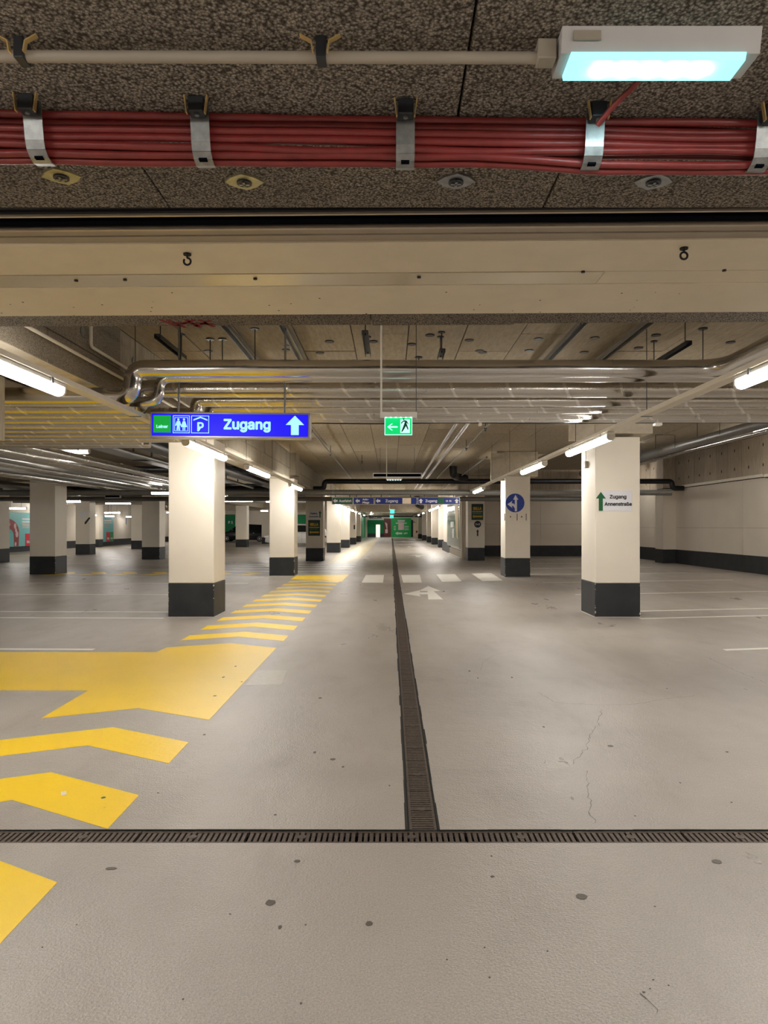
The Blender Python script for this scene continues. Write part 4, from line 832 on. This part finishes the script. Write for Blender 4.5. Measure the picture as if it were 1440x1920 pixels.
for i, (d, z, r, mt) in enumerate(((73, 3.1, .12, 'grey_pipe'), (82, 2.85, .15, 'foil'), (86, 2.75, .12, 'black_pipe'), (46, 3.3, .1, 'black_pipe'))):
    pipe('cross_pipe', ['pale pipe across the lane under the far beam', 'bright foil pipe across the lane near its end', 'black pipe above the green billboard', 'black pipe across the lane behind the boards'][i], [(-3.5, d, z), (4.2, d, z)], r, mt, 0, 'far pipes across the lane')
pipe('drain_pipe', 'black bent pipe hanging near the third right pillar', [(2.3, 26.2, ZL), (2.3, 26.2, 3.42), (2.5, 27.2, 3.4), (2.9, 27.6, 3.38)], .14, 'black_pipe', .15); pipe('drain_pipe', 'dark pipe stub behind the poster case top', [(1.9, 52, ZL), (1.9, 52, 3.1), (2.3, 53, 2.95)], .2, 'black_pipe', .3)
pipe('service_pipe', 'wide grey service pipe along the right wall', [(9.4, 5, 4.1), (9.4, 35, 4.1)], .14, 'grey_pipe', 0, 'pipes along the right bay', 18, 4)
pipe('service_pipe', 'foil pipe below the grey one along the right wall', [(9.55, 5, 3.93), (9.55, 35, 3.93)], .06, 'foil', 0, 'pipes along the right bay', 14)
for iy, y in enumerate((10, 13, 16, 19, 22, 25)):
    x = 8.2; t = thing('duct_hanger', '%s pair of thin hanger rods under the right bay ceiling' % ORD[iy], 'hanger', (x, y, ZR), 0, 'hanger rods in the right bay'); m = MB(); m.tube([(0, 0, 0), (0, 0, -.45)], .009, 6).tube([(.6, 0, 0), (.6, 0, -.4)], .009, 6).box(0, .6, -.01, .01, -.02, 0); m.build('rod', 'dark_steel', t)
# left bay services
for i, (x, z, r, y0, y1, mt) in enumerate(((-5.25, 2.98, .05, 12, 27, 'galvanised'), (-6.9, 3.0, .1, 12, 30, 'foil'), (-7.25, 2.92, .07, 12, 30, 'foil'), (-7.65, 2.95, .1, 12, 33, 'foil'), (-8.1, 2.9, .07, 12, 33, 'grey_pipe'), (-8.6, 2.9, .08, 12, 34, 'foil'), (-9.1, 2.86, .08, 12, 34, 'grey_pipe'), (-9.7, 2.84, .1, 12, 36, 'foil'), (-12.5, 2.85, .12, 14, 44, 'grey_pipe'), (-13.2, 2.85, .12, 14, 44, 'foil'))):
    pipe('bay_pipe', '%s pipe running away under the left bay ceiling, from the lane' % ['nearest', 'second', 'third', 'fourth', 'fifth', 'sixth', 'seventh', 'eighth', 'ninth', 'tenth'][i], [(x, y0, z), (x, y1, z)], r, mt, 0, 'pipes under the left bay ceiling', 14, 3)
t = thing('steel_tray', 'galvanised cable tray running away over the left bay', 'cable tray', (-5.6, 12, 3.0)); m = MB(); m.strip([(-.2, .07), (-.2, 0), (.2, 0), (.2, .07)], 'y', 0, 14, .006); m.build('channel', 'galvanised', t)
for q in (1, 4, 7, 10, 13): m = MB(); m.box(-.22, -.19, q-.02, q+.02, 0, .7).box(.19, .22, q-.02, q+.02, 0, .7).box(-.22, .22, q-.02, q+.02, -.03, 0); m.build('hanger', 'dark_steel', t)
m = MB((-7, 31, 3)); m.bbox(-10.4, -4, 30.5, 31.4, 3.14, 3.34, .01); tag(m.build('air_duct', 'dark_steel'), 'flat dark air duct crossing the left bay', 'duct'); m = MB((-7, 31, 3)); m.tube([(-9, 31, 3.3), (-9, 31, ZL)], .01, 6).tube([(-5, 31, 3.3), (-5, 31, ZL)], .01, 6); m.build('hanger', 'dark_steel', bpy.data.objects['air_duct'])
pipe('vertical_duct', 'shiny vertical duct pair beside the cream far pillar', [(-15.6, 46.2, ZL), (-15.6, 46.2, 2.95), (-14.6, 46.2, 2.9)], .2, 'sheet_metal', .15)
for i, (z, y, r) in enumerate(((3.05, 34.5, .08), (2.95, 36.5, .1), (2.9, 39.5, .1), (3.1, 20, .1))):
    pipe('bay_cross_pipe', '%s pipe crossing the left bay ceiling' % ['dark', 'grey', 'wide grey', 'near dark'][i], [(-21, y, z), (-4, y, z)], r, ('black_pipe', 'grey_pipe', 'grey_pipe', 'black_pipe')[i], 0, 'cross pipes in the left bay')
pipe('sprinkler_pipe', 'red sprinkler pipe seen between the first two left pillars', [(-5.3, 14, 3.25), (-5.3, 30, 3.25)], .04, 'cable_red', 0)
pipe('wall_conduit', 'pale conduit running along the left beam face', [(-3.0, 4.2, 3.15), (-3.0, 11.5, 3.15)], .016, 'white_tray', 0, 'conduits on the left beam'); pipe('wall_conduit', 'second conduit bending down the left beam face', [(-3.0, 7.1, ZL), (-3.0, 7.1, 3.3), (-3.0, 11.5, 3.27)], .016, 'white_tray', .05, 'conduits on the left beam')
for (y_, z_) in ((6.1, 3.5), (7.0, 3.42), (8.4, 3.45)): m = MB(); m.disc((BX1+.008, y_, z_), .05, 'x', .01, 14); m.build('fixing_washer', 'galvanised', beam)
t = thing('switch_box', 'small grey switch box on the side of the right pillar', 'box', (3.37, 12.2, 2.5)); m = MB(); m.bbox(-.05, 0, -.06, .06, 0, .12, .005); m.build('box', 'conduit_grey', t); m = MB(); m.tube([(-.02, 0, .12), (-.02, 0, .3)], .006, 6); m.build('cable', 'conduit_grey', t)

# ------------------------------------------------------------------ cars (they face left, -X; nose at -L/2)
def car(label, cx, y, L, Wd, H, body, hood, mirror=1):
    t = thing('car', label, 'car', (cx, y, 0)); h = L/2
    low = [(-h, .32), (-h+.03, .62), (-h+.1, .8), (-h+hood*.9, hood_z := H*.6), (h-.12, H*.62), (h, .8), (h, .35), (h-.5, .22), (-h+.5, .22)]
    cab = [(-h+hood*.85, H*.58), (-h+hood*1.5, H*.9), (-h+hood*1.9, H*.985), (.2, H), (h-.55, H*.96), (h-.1, H*.6)]
    def rounded(pts, w0, w1, name, mat, par):
        n = len(pts); vs = []
        for yy, k in ((-w0, 1), (-w0*.97, 1.0), (w0*.97, 1.0), (w0, 1)): pass
        zc = sum(z for _, z in pts)/n
        for (s_, ww) in ((-1, 1), (1, 1)):
            for (x, z) in pts: vs.append((x, s_*(w0 if z < H*.7 else w1), z))
        m = MB(); m.add(vs, [tuple(range(n))[::-1], tuple(range(n, 2*n))]+[(i, (i+1) % n, n+(i+1) % n, n+i) for i in range(n)])
        o = m.build(name, mat, par)
        md = o.modifiers.new('soft', 'BEVEL'); md.width = .07; md.segments = 3; md.limit_method = 'ANGLE'; md.angle_limit = .3
        for f in o.data.polygons: f.use_smooth = True
        return o
    rounded(low, Wd/2, Wd/2, 'body', body, t); rounded(cab, Wd/2-.03, Wd/2-.2, 'cabin', body, t)
    x0 = -h+hood*1.12; 
    for (a, b, c_, d) in ((x0+.1, x0+hood*.75, .0, 1.0), (x0+hood*.8, .75, .12, 0), (.82, h-.75, 0, 0)):
        for s_ in (-1,):
            zt, zl = H*.93, H*.64; top_in = .35 if c_ == 0 and d else 0
            v = [(a, s_*(Wd/2-.005), zl), (b, s_*(Wd/2-.005), zl), (b, s_*(Wd/2-.19), zt), (a+top_in, s_*(Wd/2-.19), zt)]
            v += [(p[0], p[1]+.03, p[2]) for p in v]
            m = MB(); m.add(v, [(0, 1, 2, 3), (7, 6, 5, 4), (0, 4, 5, 1), (1, 5, 6, 2), (2, 6, 7, 3), (3, 7, 4, 0)]); m.build('side_window', 'car_glass', t)
    for wx in (-h+.85, h-.85):
        for s_ in (-1, 1):
            m = MB(); c = (wx, s_*(Wd/2-.09), .32); m.disc(c, .32, 'y', .2, 28); wo = m.build('wheel', 'tyre', t)
            m = MB(); yy = c[1]+s_*.105; m.tube([(wx+math.cos(a)*.2, yy, .32+math.sin(a)*.2) for a in [math.pi*2*i/24 for i in range(25)]], .018, 6)
            for k in range(10): a = math.pi*2*k/10; m.tube([(wx, yy, .32), (wx+math.cos(a)*.2, yy, .32+math.sin(a)*.2)], .016, 6)
            m.disc((wx, yy, .32), .05, 'y', .03, 12); m.build('rim', 'rim', wo)
    for (xx, mt, nm) in ((-h+.02, 'sign_white', 'headlight'), (h-.02, 'tail_red', 'tail_light')):
        for s_ in (-1, 1): m = MB(); m.bbox(xx-.06, xx+.25*(1 if xx < 0 else -1), s_*(Wd/2-.25), s_*(Wd/2+.006), .66, .8, .02); m.build(nm, mt, t)
    m = MB(); m.bbox(x0+.05, x0+.25, -Wd/2-.16, -Wd/2, H*.62, H*.72, .03); m.build('door_mirror', body, t)
    m = MB(); m.box(-.3, -.15, -Wd/2-.012, -Wd/2, .85, .88).box(.95, 1.1, -Wd/2-.012, -Wd/2, .85, .88); m.build('door_handle', 'rim', t)
    m = MB(); m.box(.42, .43, -Wd/2-.003, -Wd/2, .3, H*.62).box(-.75, -.74, -Wd/2-.003, -Wd/2, .3, H*.62); m.build('door_gap', 'ink', t)
    return t
car('black estate car parked behind the left bay pillars', -14.35, 69.8, 4.9, 1.85, 1.72, 'car_black', 1.15)
car('white people carrier parked behind the second left pillar', -7.1, 54, 4.7, 1.8, 1.7, 'car_white', 1.0)
